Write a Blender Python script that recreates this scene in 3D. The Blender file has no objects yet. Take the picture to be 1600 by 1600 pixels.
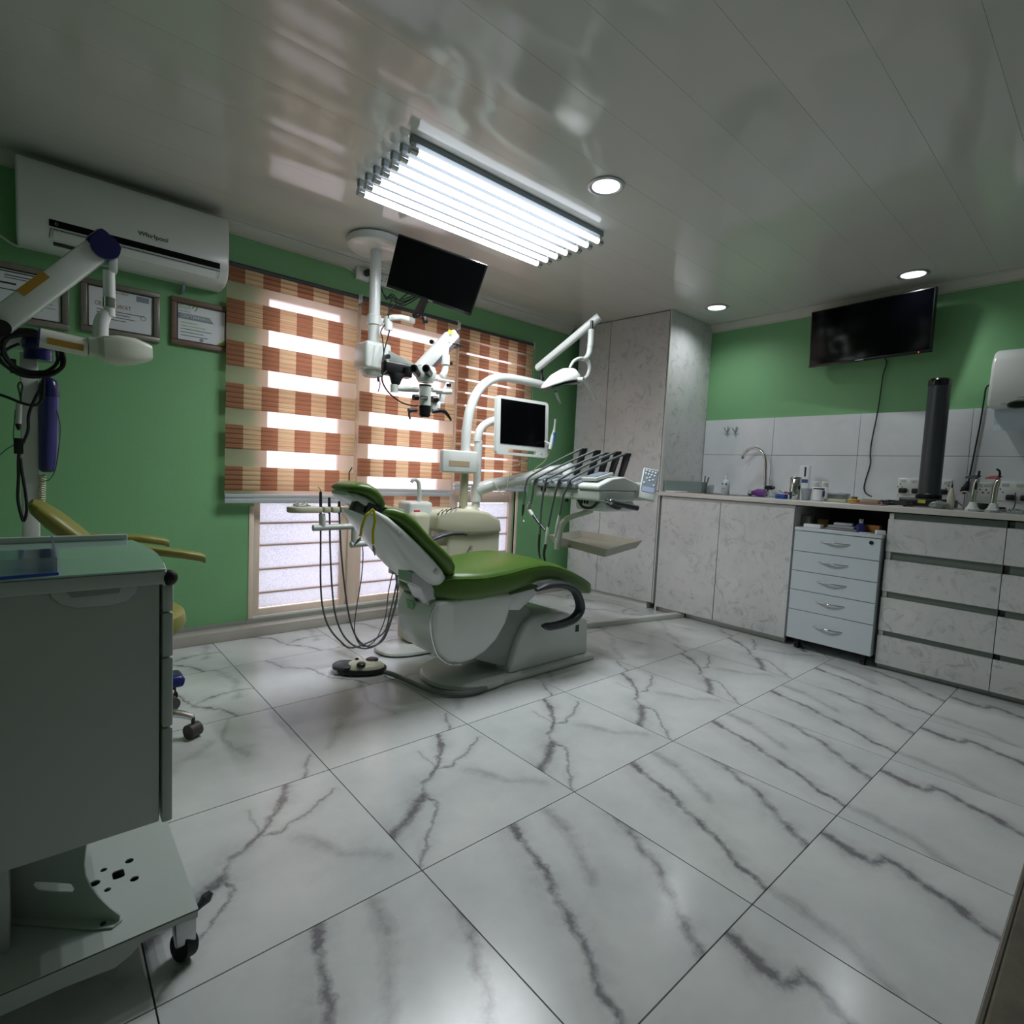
import bpy, bmesh, math, random
from mathutils import Vector, Matrix, noise as mnoise
random.seed(7)
SC = bpy.context.scene
COL = SC.collection
V = Vector

# ------------------------------------------------------------------ camera
CF, YAW, PITCH, ROLL, EYE = 849.13, 0.720961, 0.0701716, 0.0480651, 1.05
cfw = V((math.sin(YAW)*math.cos(PITCH), math.cos(YAW)*math.cos(PITCH), -math.sin(PITCH)))
_r = V((math.cos(YAW), -math.sin(YAW), 0)); _u = _r.cross(cfw)
cri = _r*math.cos(ROLL) + _u*math.sin(ROLL)
cup = -_r*math.sin(ROLL) + _u*math.cos(ROLL)
CP = V((0, 0, EYE))
cam = bpy.data.cameras.new('camera'); camo = bpy.data.objects.new('camera', cam); COL.objects.link(camo)
M = Matrix((cri, cup, -cfw)).transposed().to_4x4(); M.translation = CP
camo.matrix_world = M
cam.sensor_width = 36; cam.lens = 36*CF/1600; cam.clip_start = 0.02
SC.camera = camo

def at(px, py, X=None, Y=None, Z=None):
    """the real point seen along one photo ray, at a measured plane of the room"""
    d = cfw + cri*((px-800)/CF) - cup*((py-800)/CF)
    if X is not None: t = X/d.x
    elif Y is not None: t = Y/d.y
    else: t = (Z-EYE)/d.z
    return CP + d*t

def quad(tl, tr, br, bl, depth):
    """corners of a flat parallelogram seen at four photo points; depth = distance of its first corner"""
    r = [cfw + cri*((p[0]-800)/CF) - cup*((p[1]-800)/CF) for p in (tl, tr, br, bl)]
    m = Matrix((r[1], -r[2], r[3])).transposed()          # b*r1 - c*r2 + d*r3 = a*r0
    k = m.inverted() @ r[0]
    return [CP+v*(depth*t) for v, t in zip(r, (1, k[0], k[1], k[2]))]

# ------------------------------------------------------------------ world, light, exposure
W = bpy.data.worlds.new('sky'); SC.world = W; W.use_nodes = True
bg = W.node_tree.nodes['Background']
bg.inputs[0].default_value = (0.98, 0.97, 1.0, 1); bg.inputs[1].default_value = 1.35
SC.view_settings.view_transform = 'Standard'; SC.view_settings.look = 'None'
SC.view_settings.gamma = 1; SC.view_settings.use_curve_mapping = False
SC.view_settings.exposure = 1.62
TUBE_E, DOWN_E = 0.95, 1.0
TUBE_W, DOWN_W = 1.4, 4.6     # light thrown down by each tube and downlight

# ------------------------------------------------------------------ materials
def lin(c):
    if isinstance(c, str):
        c = c.lstrip('#'); c = [int(c[i:i+2], 16)/255 for i in (0, 2, 4)]
    return tuple((x/12.92 if x <= 0.04045 else ((x+0.055)/1.055)**2.4) for x in c) + (1,)
class NT:
    def __init__(s, name):
        s.m = bpy.data.materials.new(name); s.m.use_nodes = True; s.t = s.m.node_tree
        s.b = s.t.nodes['Principled BSDF']; s.out = s.t.nodes['Material Output']
    def n(s, typ, **k):
        nd = s.t.nodes.new(typ)
        for a, v in k.items(): setattr(nd, a, v)
        return nd
    def put(s, sock, v):
        if isinstance(v, bpy.types.NodeSocket): s.t.links.new(v, sock)
        else: sock.default_value = v
    def math(s, op, a, b=None, c=None, clamp=False):
        nd = s.n('ShaderNodeMath', operation=op, use_clamp=clamp); s.put(nd.inputs[0], a)
        if b is not None: s.put(nd.inputs[1], b)
        if c is not None: s.put(nd.inputs[2], c)
        return nd.outputs[0]
    def vm(s, op, a, b=None, out=0):
        nd = s.n('ShaderNodeVectorMath', operation=op); s.put(nd.inputs[0], a)
        if b is not None: s.put(nd.inputs['Scale'] if op == 'SCALE' else nd.inputs[1], b)
        return nd.outputs[out]
    def co(s, kind='Object'): return s.n('ShaderNodeTexCoord').outputs[kind]
    def noise(s, vec, scale, detail=4, rough=.6, out=0, dist=0):
        nd = s.n('ShaderNodeTexNoise'); s.put(nd.inputs['Vector'], vec)
        nd.inputs['Scale'].default_value = scale; nd.inputs['Detail'].default_value = detail
        nd.inputs['Roughness'].default_value = rough; nd.inputs['Distortion'].default_value = dist
        return nd.outputs[out]
    def ramp(s, fac, stops):
        nd = s.n('ShaderNodeValToRGB'); s.put(nd.inputs[0], fac); e = nd.color_ramp.elements
        while len(e) < len(stops): e.new(0.5)
        for q, (p, c) in zip(e, stops): q.position = p; q.color = lin(c) if isinstance(c, str) else (c, c, c, 1)
        return nd.outputs[0]
    def mix(s, fac, a, b, typ='MIX'):
        nd = s.n('ShaderNodeMix', data_type='RGBA', blend_type=typ); s.put(nd.inputs[0], fac)
        s.put(nd.inputs[6], a); s.put(nd.inputs[7], b); return nd.outputs[2]
    def bump(s, h, dist=.01, strength=1):
        nd = s.n('ShaderNodeBump'); nd.inputs['Distance'].default_value = dist
        nd.inputs['Strength'].default_value = strength; s.put(nd.inputs['Height'], h)
        s.t.links.new(nd.outputs[0], s.b.inputs['Normal'])
MATS = {}
def pm(name, col, rough=.5, metal=0, var=.06, vs=14, bump=0, coat=0, spec=.5, emit=0, alpha=None, trans=0):
    """a plain procedural material: base colour broken up by a soft noise, roughness too"""
    if name in MATS: return MATS[name]
    T = NT(name); c = lin(col); n = T.noise(T.co(), vs, 3)
    d = tuple(x*(1-var) for x in c[:3]) + (1,); l = tuple(min(1, x*(1+var*.5)) for x in c[:3]) + (1,)
    T.put(T.b.inputs['Base Color'], T.mix(n, d, l))
    T.b.inputs['Roughness'].default_value = rough; T.b.inputs['Metallic'].default_value = metal
    T.b.inputs['Specular IOR Level'].default_value = spec
    T.b.inputs['Coat Weight'].default_value = coat; T.b.inputs['Coat Roughness'].default_value = .08
    T.b.inputs['Transmission Weight'].default_value = trans
    if emit:
        T.b.inputs['Emission Color'].default_value = c; T.b.inputs['Emission Strength'].default_value = emit
    if bump: T.bump(T.noise(T.co(), vs*6, 3), bump)
    MATS[name] = T.m; return T.m

white_plastic = pm('white_plastic', '#dfe3e0', .28, coat=.3, var=.03)
grey_white = pm('grey_white_enamel', '#c9cfca', .3, coat=.25, var=.03)
cream_plastic = pm('cream_plastic', '#cfcdb4', .4, var=.04)
beige_plastic = pm('beige_plastic', '#a9a98f', .45, var=.05)
steel = pm('brushed_steel', '#b9bcbd', .22, 1, var=.08, vs=40)
chrome = pm('chrome', '#d8dadb', .07, 1, var=.02)
dark_steel = pm('dark_steel', '#55595a', .35, 1)
black_plastic = pm('black_plastic', '#0c0d0f', .35)
black_rubber = pm('black_rubber', '#101113', .6)
screen_gloss = pm('screen_gloss', '#020204', .07, var=0, spec=.35)
screen_black = pm('screen_black', '#020204', .3, var=0, spec=.15)
dark_grey = pm('dark_grey_vinyl', '#3a3d41', .42, var=.08)
hose_grey = pm('hose_grey', '#5d6464', .5)
navy = pm('navy_plastic', '#1c1d5e', .25, coat=.3)
navy_pale = pm('navy_pale_plastic', '#3a3a78', .3, coat=.3)
olive_vinyl = pm('olive_vinyl', '#85823a', .42, var=.08, vs=9, bump=.0004)
leather = pm('green_leather', '#4a6d20', .33, var=.12, vs=5, bump=.0006)
orange_sticker = pm('amber_sticker', '#a9802c', .5)
wood_frame = pm('wood_frame_brown', '#7b6254', .5, var=.25, vs=30)
silver_frame = pm('silver_frame', '#8d877e', .38, .4, var=.25, vs=40)
cream_frame = pm('window_frame_cream', '#f2ddcc', .5, var=.05)
cream_bar = pm('window_bar_cream', '#cdb29e', .5, var=.05)
white_paint = pm('white_paint', '#d6d8d2', .5, var=.04)
cornice_m = pm('cornice_white', '#c6c8bd', .55, var=.05)
white_lacquer = pm('white_lacquer', '#ccd5da', .22, var=.02, coat=.3)
cart_white = pm('cart_white', '#b9c2bd', .35, var=.03)
cart_top = pm('cart_glass_top', '#a3c4b6', .12, var=.03, coat=.6)
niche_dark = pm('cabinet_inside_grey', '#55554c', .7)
paper = pm('paper_white', '#e6eaee', .7, var=.03)
red_ink = pm('red_ink', '#a03438', .6); black_ink = pm('black_ink', '#2a2b2c', .6)
green_ink = pm('lime_ink', '#8cb53a', .6); grey_ink = pm('grey_blue_ink', '#8f99a0', .6)
grout = pm('grout_dark', '#57514b', .8)

# marble floor tiles: veins are polylines in tile coordinates, roughened by noise
def marble(name, lines, faint=()):
    T = NT(name); co = T.co()
    nz = T.noise(co, 9, 5, .65, out=1)
    off = T.vm('SCALE', T.vm('SUBTRACT', nz, (.5, .5, .5)), .075)
    nz2 = T.noise(co, 45, 4, .7, out=1)
    off2 = T.vm('SCALE', T.vm('SUBTRACT', nz2, (.5, .5, .5)), .02)
    p = T.vm('ADD', T.vm('ADD', co, off), off2)
    sep = T.n('ShaderNodeSeparateXYZ'); T.put(sep.inputs[0], p)
    cmb = T.n('ShaderNodeCombineXYZ'); T.put(cmb.inputs[0], sep.outputs[0]); T.put(cmb.inputs[1], sep.outputs[1])
    p = cmb.outputs[0]
    def dist(pts):
        res = None
        for (a, b) in zip(pts, pts[1:]):
            a3, b3 = V((a[0], a[1], 0)), V((b[0], b[1], 0)); ab = b3-a3
            pa = T.vm('SUBTRACT', p, tuple(a3))
            h = T.math('DIVIDE', T.vm('DOT_PRODUCT', pa, tuple(ab), out=1), ab.length_squared, clamp=True)
            d = T.vm('LENGTH', T.vm('SUBTRACT', pa, T.vm('SCALE', tuple(ab), h)), out=1)
            res = d if res is None else T.math('MINIMUM', res, d)
        return res
    veins = None
    for (w, amp, pts) in lines:
        w *= 1.5; d = dist(pts)
        core = T.math('MULTIPLY', T.math('SUBTRACT', 1, T.math('DIVIDE', d, w, clamp=True), clamp=True), amp)
        halo = T.math('POWER', T.math('SUBTRACT', 1, T.math('DIVIDE', d, w*6, clamp=True), clamp=True), 2.0)
        halo = T.math('MULTIPLY', halo, T.math('MULTIPLY', T.ramp(T.noise(co, 8, 4), [(.35, .25), (.65, 1.)]), amp*.7))
        one = T.math('ADD', core, halo)
        veins = one if veins is None else T.math('MAXIMUM', veins, one)
    brk = T.ramp(T.noise(co, 11, 4, .7), [(.32, .4), (.62, 1.0)])
    veins = T.math('MULTIPLY', T.math('MULTIPLY', veins, 1.15), brk, clamp=True)
    base = T.mix(T.ramp(T.noise(co, 3.0, 5, .6), [(.35, 0.0), (.75, 1.0)]), lin('#d9dcda'), lin('#c3c8c8'))
    col = T.mix(veins, base, lin('#7b797e'))
    T.put(T.b.inputs['Base Color'], col)
    T.b.inputs['Roughness'].default_value = .2; T.b.inputs['Specular IOR Level'].default_value = .5
    MATS[name] = T.m; return T.m
PRA = [(.010, .75, [(.449,.60),(.386,.476),(.296,.405),(.218,.339),(.179,.284)]), (.016, .85, [(.179,.284),(.111,.231),(.008,.17),(-.03,.15)]),
       (.006, .7, [(.179,.284),(.197,.23),(.09,.108),(.0,.02)]), (.006, .6, [(.296,.405),(.351,.373),(.404,.392),(.556,.476)]),
       (.006, .5, [(.317,.526),(.305,.465),(.296,.405)]), (.02, .3, [(.55,.10),(.45,.2),(.38,.33)])]
PRB = [(.012, .85, [(.31,.6),(.292,.53),(.243,.397),(.21,.3),(.165,.19),(.11,.09),(.075,-.01)]),
       (.014, .65, [(.60,.44),(.549,.3),(.47,.17),(.41,.09),(.34,-.01)]), (.02, .35, [(.45,.60),(.42,.45),(.33,.3)])]
PRC = [(.014, .8, [(.47,.62),(.452,.56),(.432,.516),(.431,.455),(.483,.44),(.464,.383),(.423,.286),(.378,.186),(.36,.06),(.33,-.02)]),
       (.02, .35, [(.10,.6),(.06,.4),(.0,.3)])]
PRD = [(.007, .6, [(.573,.13),(.54,.07),(.50,-.02)]), (.02, .28, [(.06,.15),(.16,.288),(.313,.441)]), (.01, .3, [(.42,.60),(.36,.42),(.40,.25)])]
PRE = [(.008, .7, [(.15,.6),(.2,.45),(.3,.36),(.33,.2),(.42,.1),(.46,-.02)]), (.008, .6, [(.33,.2),(.45,.28),(.6,.27)]), (.02, .3, [(.5,.6),(.55,.4),(.5,.2)])]
marbles = [marble('marble_tile_branching', PRA), marble('marble_tile_diagonal', PRB), marble('marble_tile_hooked', PRC),
           marble('marble_tile_pale', PRD), marble('marble_tile_forked', PRE)]

def stone():
    T = NT('cloudy_stone_laminate'); co = T.co('Object')
    n1 = T.noise(co, 2.2, 8, .62, dist=.6); n2 = T.noise(co, 7, 8, .72, dist=1.2)
    base = T.mix(T.ramp(n1, [(.3, 0.), (.7, 1.)]), lin('#c6c7c8'), lin('#dadad9'))
    dk = T.ramp(T.noise(co, 9, 10, .78, dist=1.5), [(.52, 0.), (.68, .8)])
    base = T.mix(dk, base, lin('#9b9a9a'))
    ridge = T.math('ABSOLUTE', T.math('SUBTRACT', T.noise(co, 1.7, 3, .5, dist=1.0), .5))
    lt = T.ramp(ridge, [(0., .8), (.018, 0.)])
    T.put(T.b.inputs['Base Color'], T.mix(T.math('MULTIPLY', lt, .12), base, lin('#f0ede8')))
    T.b.inputs['Roughness'].default_value = .42
    MATS['stone'] = T.m; return T.m
stone_m = stone()
def green_wall():
    T = NT('green_wall_paint'); co = T.co()
    T.put(T.b.inputs['Base Color'], T.mix(T.noise(co, 1.5, 4), lin('#77ae79'), lin('#7fb681')))
    T.b.inputs['Roughness'].default_value = .5; T.bump(T.noise(co, 160, 3), .0006)
    return T.m
green_m = green_wall()
def ceil_mat():
    T = NT('glossy_ceiling_plastic'); co = T.co()
    T.put(T.b.inputs['Base Color'], T.mix(T.noise(co, 1.2, 3), lin('#c6c7c0'), lin('#cfd0ca')))
    T.b.inputs['Roughness'].default_value = .11; T.b.inputs['Specular IOR Level'].default_value = .7
    mp = T.n('ShaderNodeMapping'); T.put(mp.inputs[0], co); mp.inputs['Scale'].default_value = (.35, 2.2, 1)
    T.bump(T.noise(mp.outputs[0], 2.2, 1, .3), .007)
    return T.m
ceil_m = ceil_mat()
def wall_tile():
    T = NT('white_glazed_tile'); co = T.co()
    T.put(T.b.inputs['Base Color'], T.mix(T.ramp(T.noise(co, 3, 6, .6, dist=1), [(.4, 0.), (.8, 1.)]), lin('#e2e6ea'), lin('#d6dade')))
    T.b.inputs['Roughness'].default_value = .12
    T.bump(T.noise(co, 5, 2), .004)
    return T.m
wtile_m = wall_tile()
def wood_mat(name, a, b, sc=(1, 1, .12), s=22):
    T = NT(name); co = T.co(); mp = T.n('ShaderNodeMapping'); T.put(mp.inputs[0], co); mp.inputs['Scale'].default_value = sc
    T.put(T.b.inputs['Base Color'], T.mix(T.ramp(T.noise(mp.outputs[0], s, 6, .65, dist=.5), [(.35, 0.), (.65, 1.)]), lin(a), lin(b)))
    T.b.inputs['Roughness'].default_value = .5; return T.m
door_wood = wood_mat('door_wood', '#6c6459', '#857b6b')
def glow(name, col, e):
    T = NT(name); T.b.inputs['Base Color'].default_value = (.8, .8, .8, 1)
    T.b.inputs['Emission Color'].default_value = lin(col)
    T.b.inputs['Emission Strength'].default_value = e; return T.m
tube_glow = glow('lit_tube', '#eef4ff', TUBE_E); disc_glow = glow('lit_diffuser', '#f4f8ff', DOWN_E)
def pane_mat(name, tint, clear, pattern):
    T = NT(name); T.t.nodes.remove(T.b); co = T.co()
    tr = T.n('ShaderNodeBsdfTranslucent'); gl = T.n('ShaderNodeBsdfTransparent'); gs = T.n('ShaderNodeBsdfGlossy')
    mp = T.n('ShaderNodeMapping'); T.put(mp.inputs[0], co)
    vo = T.n('ShaderNodeTexVoronoi'); T.put(vo.inputs[0], mp.outputs[0]); vo.inputs['Scale'].default_value = 120 if pattern else 8
    c = T.mix(T.ramp(vo.outputs[0], [(.2, 0.), (.7, 1.)]), lin(tint), lin('#989aa8' if pattern else tint))
    T.put(tr.inputs[0], T.mix(T.noise(co, 2.0, 3), c, lin(tint)))
    T.put(gl.inputs[0], lin('#f6f4ff')); gs.inputs['Roughness'].default_value = .25
    m1 = T.n('ShaderNodeMixShader'); m1.inputs[0].default_value = clear
    T.t.links.new(tr.outputs[0], m1.inputs[1]); T.t.links.new(gl.outputs[0], m1.inputs[2])
    m2 = T.n('ShaderNodeMixShader'); m2.inputs[0].default_value = .05
    T.t.links.new(m1.outputs[0], m2.inputs[1]); T.t.links.new(gs.outputs[0], m2.inputs[2])
    T.t.links.new(m2.outputs[0], T.out.inputs[0]); return T.m
pane_pattern = pane_mat('patterned_glass', '#c0bec2', .08, True)
pane_plain = pane_mat('obscured_glass', '#e8e4ec', .35, False)
def sheer_mat():
    T = NT('sheer_mesh'); T.t.nodes.remove(T.b)
    a = T.n('ShaderNodeBsdfTransparent'); b = T.n('ShaderNodeBsdfTranslucent'); d = T.n('ShaderNodeBsdfDiffuse')
    a.inputs[0].default_value = lin('#fffaf6'); b.inputs[0].default_value = lin('#f6e6da'); d.inputs[0].default_value = lin('#cfd0b4')
    m1 = T.n('ShaderNodeMixShader'); m1.inputs[0].default_value = .5
    T.t.links.new(b.outputs[0], m1.inputs[1]); T.t.links.new(d.outputs[0], m1.inputs[2])
    m = T.n('ShaderNodeMixShader'); T.put(m.inputs[0], T.math('MULTIPLY_ADD', T.noise(T.co(), 300, 1), .1, .30))
    T.t.links.new(a.outputs[0], m.inputs[1]); T.t.links.new(m1.outputs[0], m.inputs[2])
    T.t.links.new(m.outputs[0], T.out.inputs[0]); return T.m
sheer_m = sheer_mat()
def band_mat():
    """woven band fabric: long woven blocks of brown and straw, thin, so daylight passes through it"""
    T = NT('woven_band_fabric'); T.t.nodes.remove(T.b); co = T.co()
    sep = T.n('ShaderNodeSeparateXYZ'); T.put(sep.inputs[0], co)
    row = T.math('FLOOR', T.math('DIVIDE', sep.outputs[2], .028))
    sh = T.math('MULTIPLY', T.math('MODULO', T.math('FLOOR', T.math('DIVIDE', T.math('ADD', row, 1000), 2)), 2), .0)
    cell = T.math('FLOOR', T.math('ADD', T.math('DIVIDE', T.math('ADD', sep.outputs[0], 10), .098), sh))
    par = T.math('MODULO', cell, 2)
    wn = T.n('ShaderNodeTexWhiteNoise'); cb = T.n('ShaderNodeCombineXYZ'); T.put(cb.inputs[0], cell); T.put(cb.inputs[1], row)
    T.put(wn.inputs[0], cb.outputs[0])
    c = T.mix(par, lin('#a97c62'), lin('#dfc9a4'))
    c = T.mix(T.math('MULTIPLY', wn.outputs[0], .25), c, lin('#c08058'))
    fr = T.math('FRACT', T.math('DIVIDE', T.math('ADD', sep.outputs[2], 10), .028))
    line = T.ramp(fr, [(0., 1.), (.12, 0.)])
    c = T.mix(T.math('MULTIPLY', line, .6), c, lin('#5f3a26'))
    d = T.n('ShaderNodeBsdfDiffuse'); t = T.n('ShaderNodeBsdfTranslucent'); T.put(d.inputs[0], c); T.put(t.inputs[0], c)
    m = T.n('ShaderNodeMixShader'); m.inputs[0].default_value = .5
    T.t.links.new(d.outputs[0], m.inputs[1]); T.t.links.new(t.outputs[0], m.inputs[2])
    T.t.links.new(m.outputs[0], T.out.inputs[0]); return T.m
band_m = band_mat()
clear_plastic = pm('clear_plastic', '#dfe8ea', .1, trans=.85, var=.01)

# ------------------------------------------------------------------ mesh helpers
def frame(d):
    d = V(d).normalized(); a = V((0, 0, 1)) if abs(d.z) < .95 else V((0, 1, 0))
    x = a.cross(d).normalized(); return x, d.cross(x).normalized()
def ring_faces(bm, rings, caps=True, closed=False):
    n = len(rings[0]); R = rings + ([rings[0]] if closed else [])
    for a, b in zip(R, R[1:]):
        for i in range(n):
            try: bm.faces.new((a[i], a[(i+1) % n], b[(i+1) % n], b[i]))
            except ValueError: pass
    if caps and not closed:
        bm.faces.new(list(reversed(rings[0]))); bm.faces.new(rings[-1])
def cap_smooth(pts, steps=8):
    """Catmull-Rom through points"""
    pts = [V(p) for p in pts]; P = [pts[0]*2-pts[1]] + pts + [pts[-1]*2-pts[-2]]; out = []
    for i in range(1, len(P)-2):
        for k in range(steps):
            t = k/steps; a, b, c, d = P[i-1], P[i], P[i+1], P[i+2]
            out.append(.5*((2*b)+(c-a)*t+(2*a-5*b+4*c-d)*t*t+(3*b-a-3*c+d)*t**3))
    out.append(pts[-1]); return out
class B:
    def __init__(s): s.bm = bmesh.new()
    def box(s, lo, hi, bev=0, seg=2):
        bm = bmesh.new(); lo, hi = V(lo), V(hi)
        lo, hi = V(map(min, lo, hi)), V(map(max, lo, hi))
        bmesh.ops.create_cube(bm, size=1, matrix=Matrix.Translation((lo+hi)/2) @ Matrix.Diagonal((*(hi-lo), 1)))
        if bev: bmesh.ops.bevel(bm, geom=bm.edges[:]+bm.verts[:], offset=bev, segments=seg, affect='EDGES', profile=.5)
        s.add(bm); return s
    def obox(s, c, ax, ay, az, sx, sy, sz, bev=0):
        bm = bmesh.new(); m = Matrix((V(ax).normalized(), V(ay).normalized(), V(az).normalized())).transposed().to_4x4()
        m.translation = V(c)
        bmesh.ops.create_cube(bm, size=1, matrix=m @ Matrix.Diagonal((sx, sy, sz, 1)))
        if bev: bmesh.ops.bevel(bm, geom=bm.edges[:]+bm.verts[:], offset=bev, segments=2, affect='EDGES', profile=.5)
        s.add(bm); return s
    def add(s, bm, m=None):
        me = bpy.data.meshes.new('t'); bm.to_mesh(me); bm.free()
        if m: me.transform(m)
        s.bm.from_mesh(me); bpy.data.meshes.remove(me)
    def beam(s, a, b, w, h, bev=0, up=(0, 0, 1)):
        a, b = V(a), V(b); d = (b-a).normalized(); x = V(up).cross(d).normalized(); z = d.cross(x)
        return s.obox((a+b)/2, x, d, z, w, (b-a).length, h, bev)
    def tube(s, pts, r, n=12, smooth=0, caps=True):
        pts = cap_smooth(pts, smooth) if smooth else [V(p) for p in pts]
        rr = r if isinstance(r, (list, tuple)) else None
        rings = []; prev = None
        for i, p in enumerate(pts):
            d = (pts[min(i+1, len(pts)-1)]-pts[max(i-1, 0)])
            if d.length < 1e-9: continue
            d.normalize()
            if prev is None: x, y = frame(d)
            else:
                x = (prev - d*prev.dot(d)).normalized(); y = d.cross(x)
            prev = x
            if rr:
                f = i/(len(pts)-1)*(len(rr)-1); k = min(int(f), len(rr)-2); rad = rr[k]+(rr[k+1]-rr[k])*(f-k)
            else: rad = r
            rings.append([s.bm.verts.new(p+(x*math.cos(t)+y*math.sin(t))*rad) for t in [2*math.pi*j/n for j in range(n)]])
        ring_faces(s.bm, rings, caps); return s
    def cyl(s, a, b, r, r2=None, n=24): return s.tube([a, b], [r, r if r2 is None else r2], n)
    def lathe(s, c, prof, n=28, axis=(0, 0, 1)):
        z = V(axis).normalized(); x, y = frame(z); c = V(c)
        rings = [[s.bm.verts.new(c+z*h+(x*math.cos(t)+y*math.sin(t))*max(r, 1e-4)) for t in [2*math.pi*j/n for j in range(n)]] for r, h in prof]
        ring_faces(s.bm, rings); return s
    def prism(s, pts, d, bev=0, seg=2):
        bm = bmesh.new(); d = V(d); a = [bm.verts.new(V(p)) for p in pts]; b = [bm.verts.new(V(p)+d) for p in pts]
        ring_faces(bm, [a, b]); bmesh.ops.recalc_face_normals(bm, faces=bm.faces[:])
        if bev:
            ed = [e for e in bm.edges if len(e.link_faces) == 2 and e.calc_face_angle(0) > .6]
            bmesh.ops.bevel(bm, geom=ed, offset=bev, segments=seg, affect='EDGES', profile=.5, clamp_overlap=True)
        s.add(bm); return s
    def loft(s, st, n=28, e=3.0):
        """st: (centre, width axis, height axis, half width, top, bottom) superellipse sections"""
        rings = []
        for c, a, b, w, tp, bt in st:
            c, a, b = V(c), V(a).normalized(), V(b).normalized(); ring = []
            for j in range(n):
                t = 2*math.pi*(j+.5)/n; cs, sn = math.cos(t), math.sin(t)
                u = math.copysign(abs(cs)**(2/e), cs); v = math.copysign(abs(sn)**(2/e), sn)
                ring.append(s.bm.verts.new(c+a*u*w+b*v*(tp if v > 0 else bt)))
            rings.append(ring)
        ring_faces(s.bm, rings); return s
    def sph(s, c, r, sc=(1, 1, 1), n=16):
        bm = bmesh.new(); bmesh.ops.create_uvsphere(bm, u_segments=n, v_segments=n//2+2, radius=r)
        s.add(bm, Matrix.Translation(V(c)) @ Matrix.Diagonal((*sc, 1))); return s
def origin(o):
    p = V((0, 0, 0))
    while o is not None: p = p + o.location; o = o.parent
    return p
def obj(name, b, mat, parent=None, label=None, kind=None, smooth=True, loc=None, local=False):
    bm = b.bm if isinstance(b, B) else b
    bmesh.ops.recalc_face_normals(bm, faces=bm.faces[:])
    me = bpy.data.meshes.new(name)
    off = V((0, 0, 0)) if local else (origin(parent) if parent else V(loc or (0, 0, 0)))
    if off.length: bmesh.ops.translate(bm, vec=-off, verts=bm.verts[:])
    bm.to_mesh(me); bm.free(); me.materials.append(mat)
    o = bpy.data.objects.new(name, me); COL.objects.link(o)
    if parent: o.parent = parent
    elif loc is not None: o.location = V(loc)
    if smooth and len(me.polygons) > 6:
        me.shade_smooth() if hasattr(me, 'shade_smooth') else None
        try: me.set_sharp_from_angle(angle=math.radians(38))
        except Exception: pass
    if label: o['label'] = label
    if kind: o['kind'] = kind
    return o
def tag(o, label, cat, group=None):
    o['label'] = label; o['category'] = cat
    if group: o['group'] = group
    return o
def thing(name, label, cat, loc, group=None):
    o = bpy.data.objects.new(name, None); o.empty_display_size = .05; COL.objects.link(o); o.location = V(loc)
    return tag(o, label, cat, group)
def dup(root, loc, label):
    r = root.copy(); COL.objects.link(r); r.location = V(loc); r['label'] = label
    for ch in list(root.children):
        c = ch.copy(); COL.objects.link(c); c.parent = r
        for g in list(ch.children):
            d = g.copy(); COL.objects.link(d); d.parent = c
    return r
def text(name, s, size, org, xd, up, mat, parent, ext=.0006, align='LEFT', sx=1, label=None):
    cu = bpy.data.curves.new('t', 'FONT'); cu.body = s; cu.size = size; cu.extrude = ext; cu.align_x = align; cu.align_y = 'CENTER'
    o = bpy.data.objects.new('t', cu); COL.objects.link(o); bpy.context.view_layer.update()
    me = bpy.data.meshes.new_from_object(o.evaluated_get(bpy.context.evaluated_depsgraph_get()))
    bpy.data.objects.remove(o)
    xd, up = V(xd).normalized(), V(up).normalized(); m = Matrix((xd*sx, up, xd.cross(up))).transposed().to_4x4(); m.translation = V(org)-origin(parent)
    me.transform(m); me.name = name; me.materials.clear(); me.materials.append(mat)
    r = bpy.data.objects.new(name, me); COL.objects.link(r); r.parent = parent
    if label: r['label'] = label
    return r

# ================================================================== THE SETTING
WY, WX, LX, BY, CH = 3.49, 4.38, -1.5, -1.2, 2.39     # window wall, right wall, left, back, ceiling
# floor
floor = obj('floor', B().box((LX, BY, -.06), (WX, WY+.2, -.005)), grout, kind='structure', loc=(0, 0, 0))
TX, TY, X0, Y0 = .5913, .602, .753, 2.952
meshes = {}
for i in range(-4, 7):
    for j in range(-2, 8):
        xa, xb = X0+TX*i, X0+TX*(i+1); yb, ya = Y0-TY*j, Y0-TY*(j+1)
        full = xa > LX and xb < WX and ya > BY and yb < 3.39
        pr = {-2: 3, -1: 4, 0: 4, 1: 3, 2: 0, 3: 1, 4: 2, 5: 3, 6: 0, 7: 1}[j]
        if full and pr in meshes:
            o = bpy.data.objects.new('floor_tile', meshes[pr]); COL.objects.link(o); o.parent = floor; o.location = (xa, ya, 0); continue
        cx0, cx1, cy0, cy1 = max(xa, LX), min(xb, WX), max(ya, BY), min(yb, WY)
        if cx1-cx0 < .02 or cy1-cy0 < .02: continue
        b = B().box((cx0-xa+.0017, cy0-ya+.0017, -.008), (cx1-xa-.0017, cy1-ya-.0017, 0))
        o = obj('floor_tile', b, marbles[pr], floor, smooth=False, local=True); o.location = (xa, ya, 0)
        if full: meshes[pr] = o.data
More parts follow.
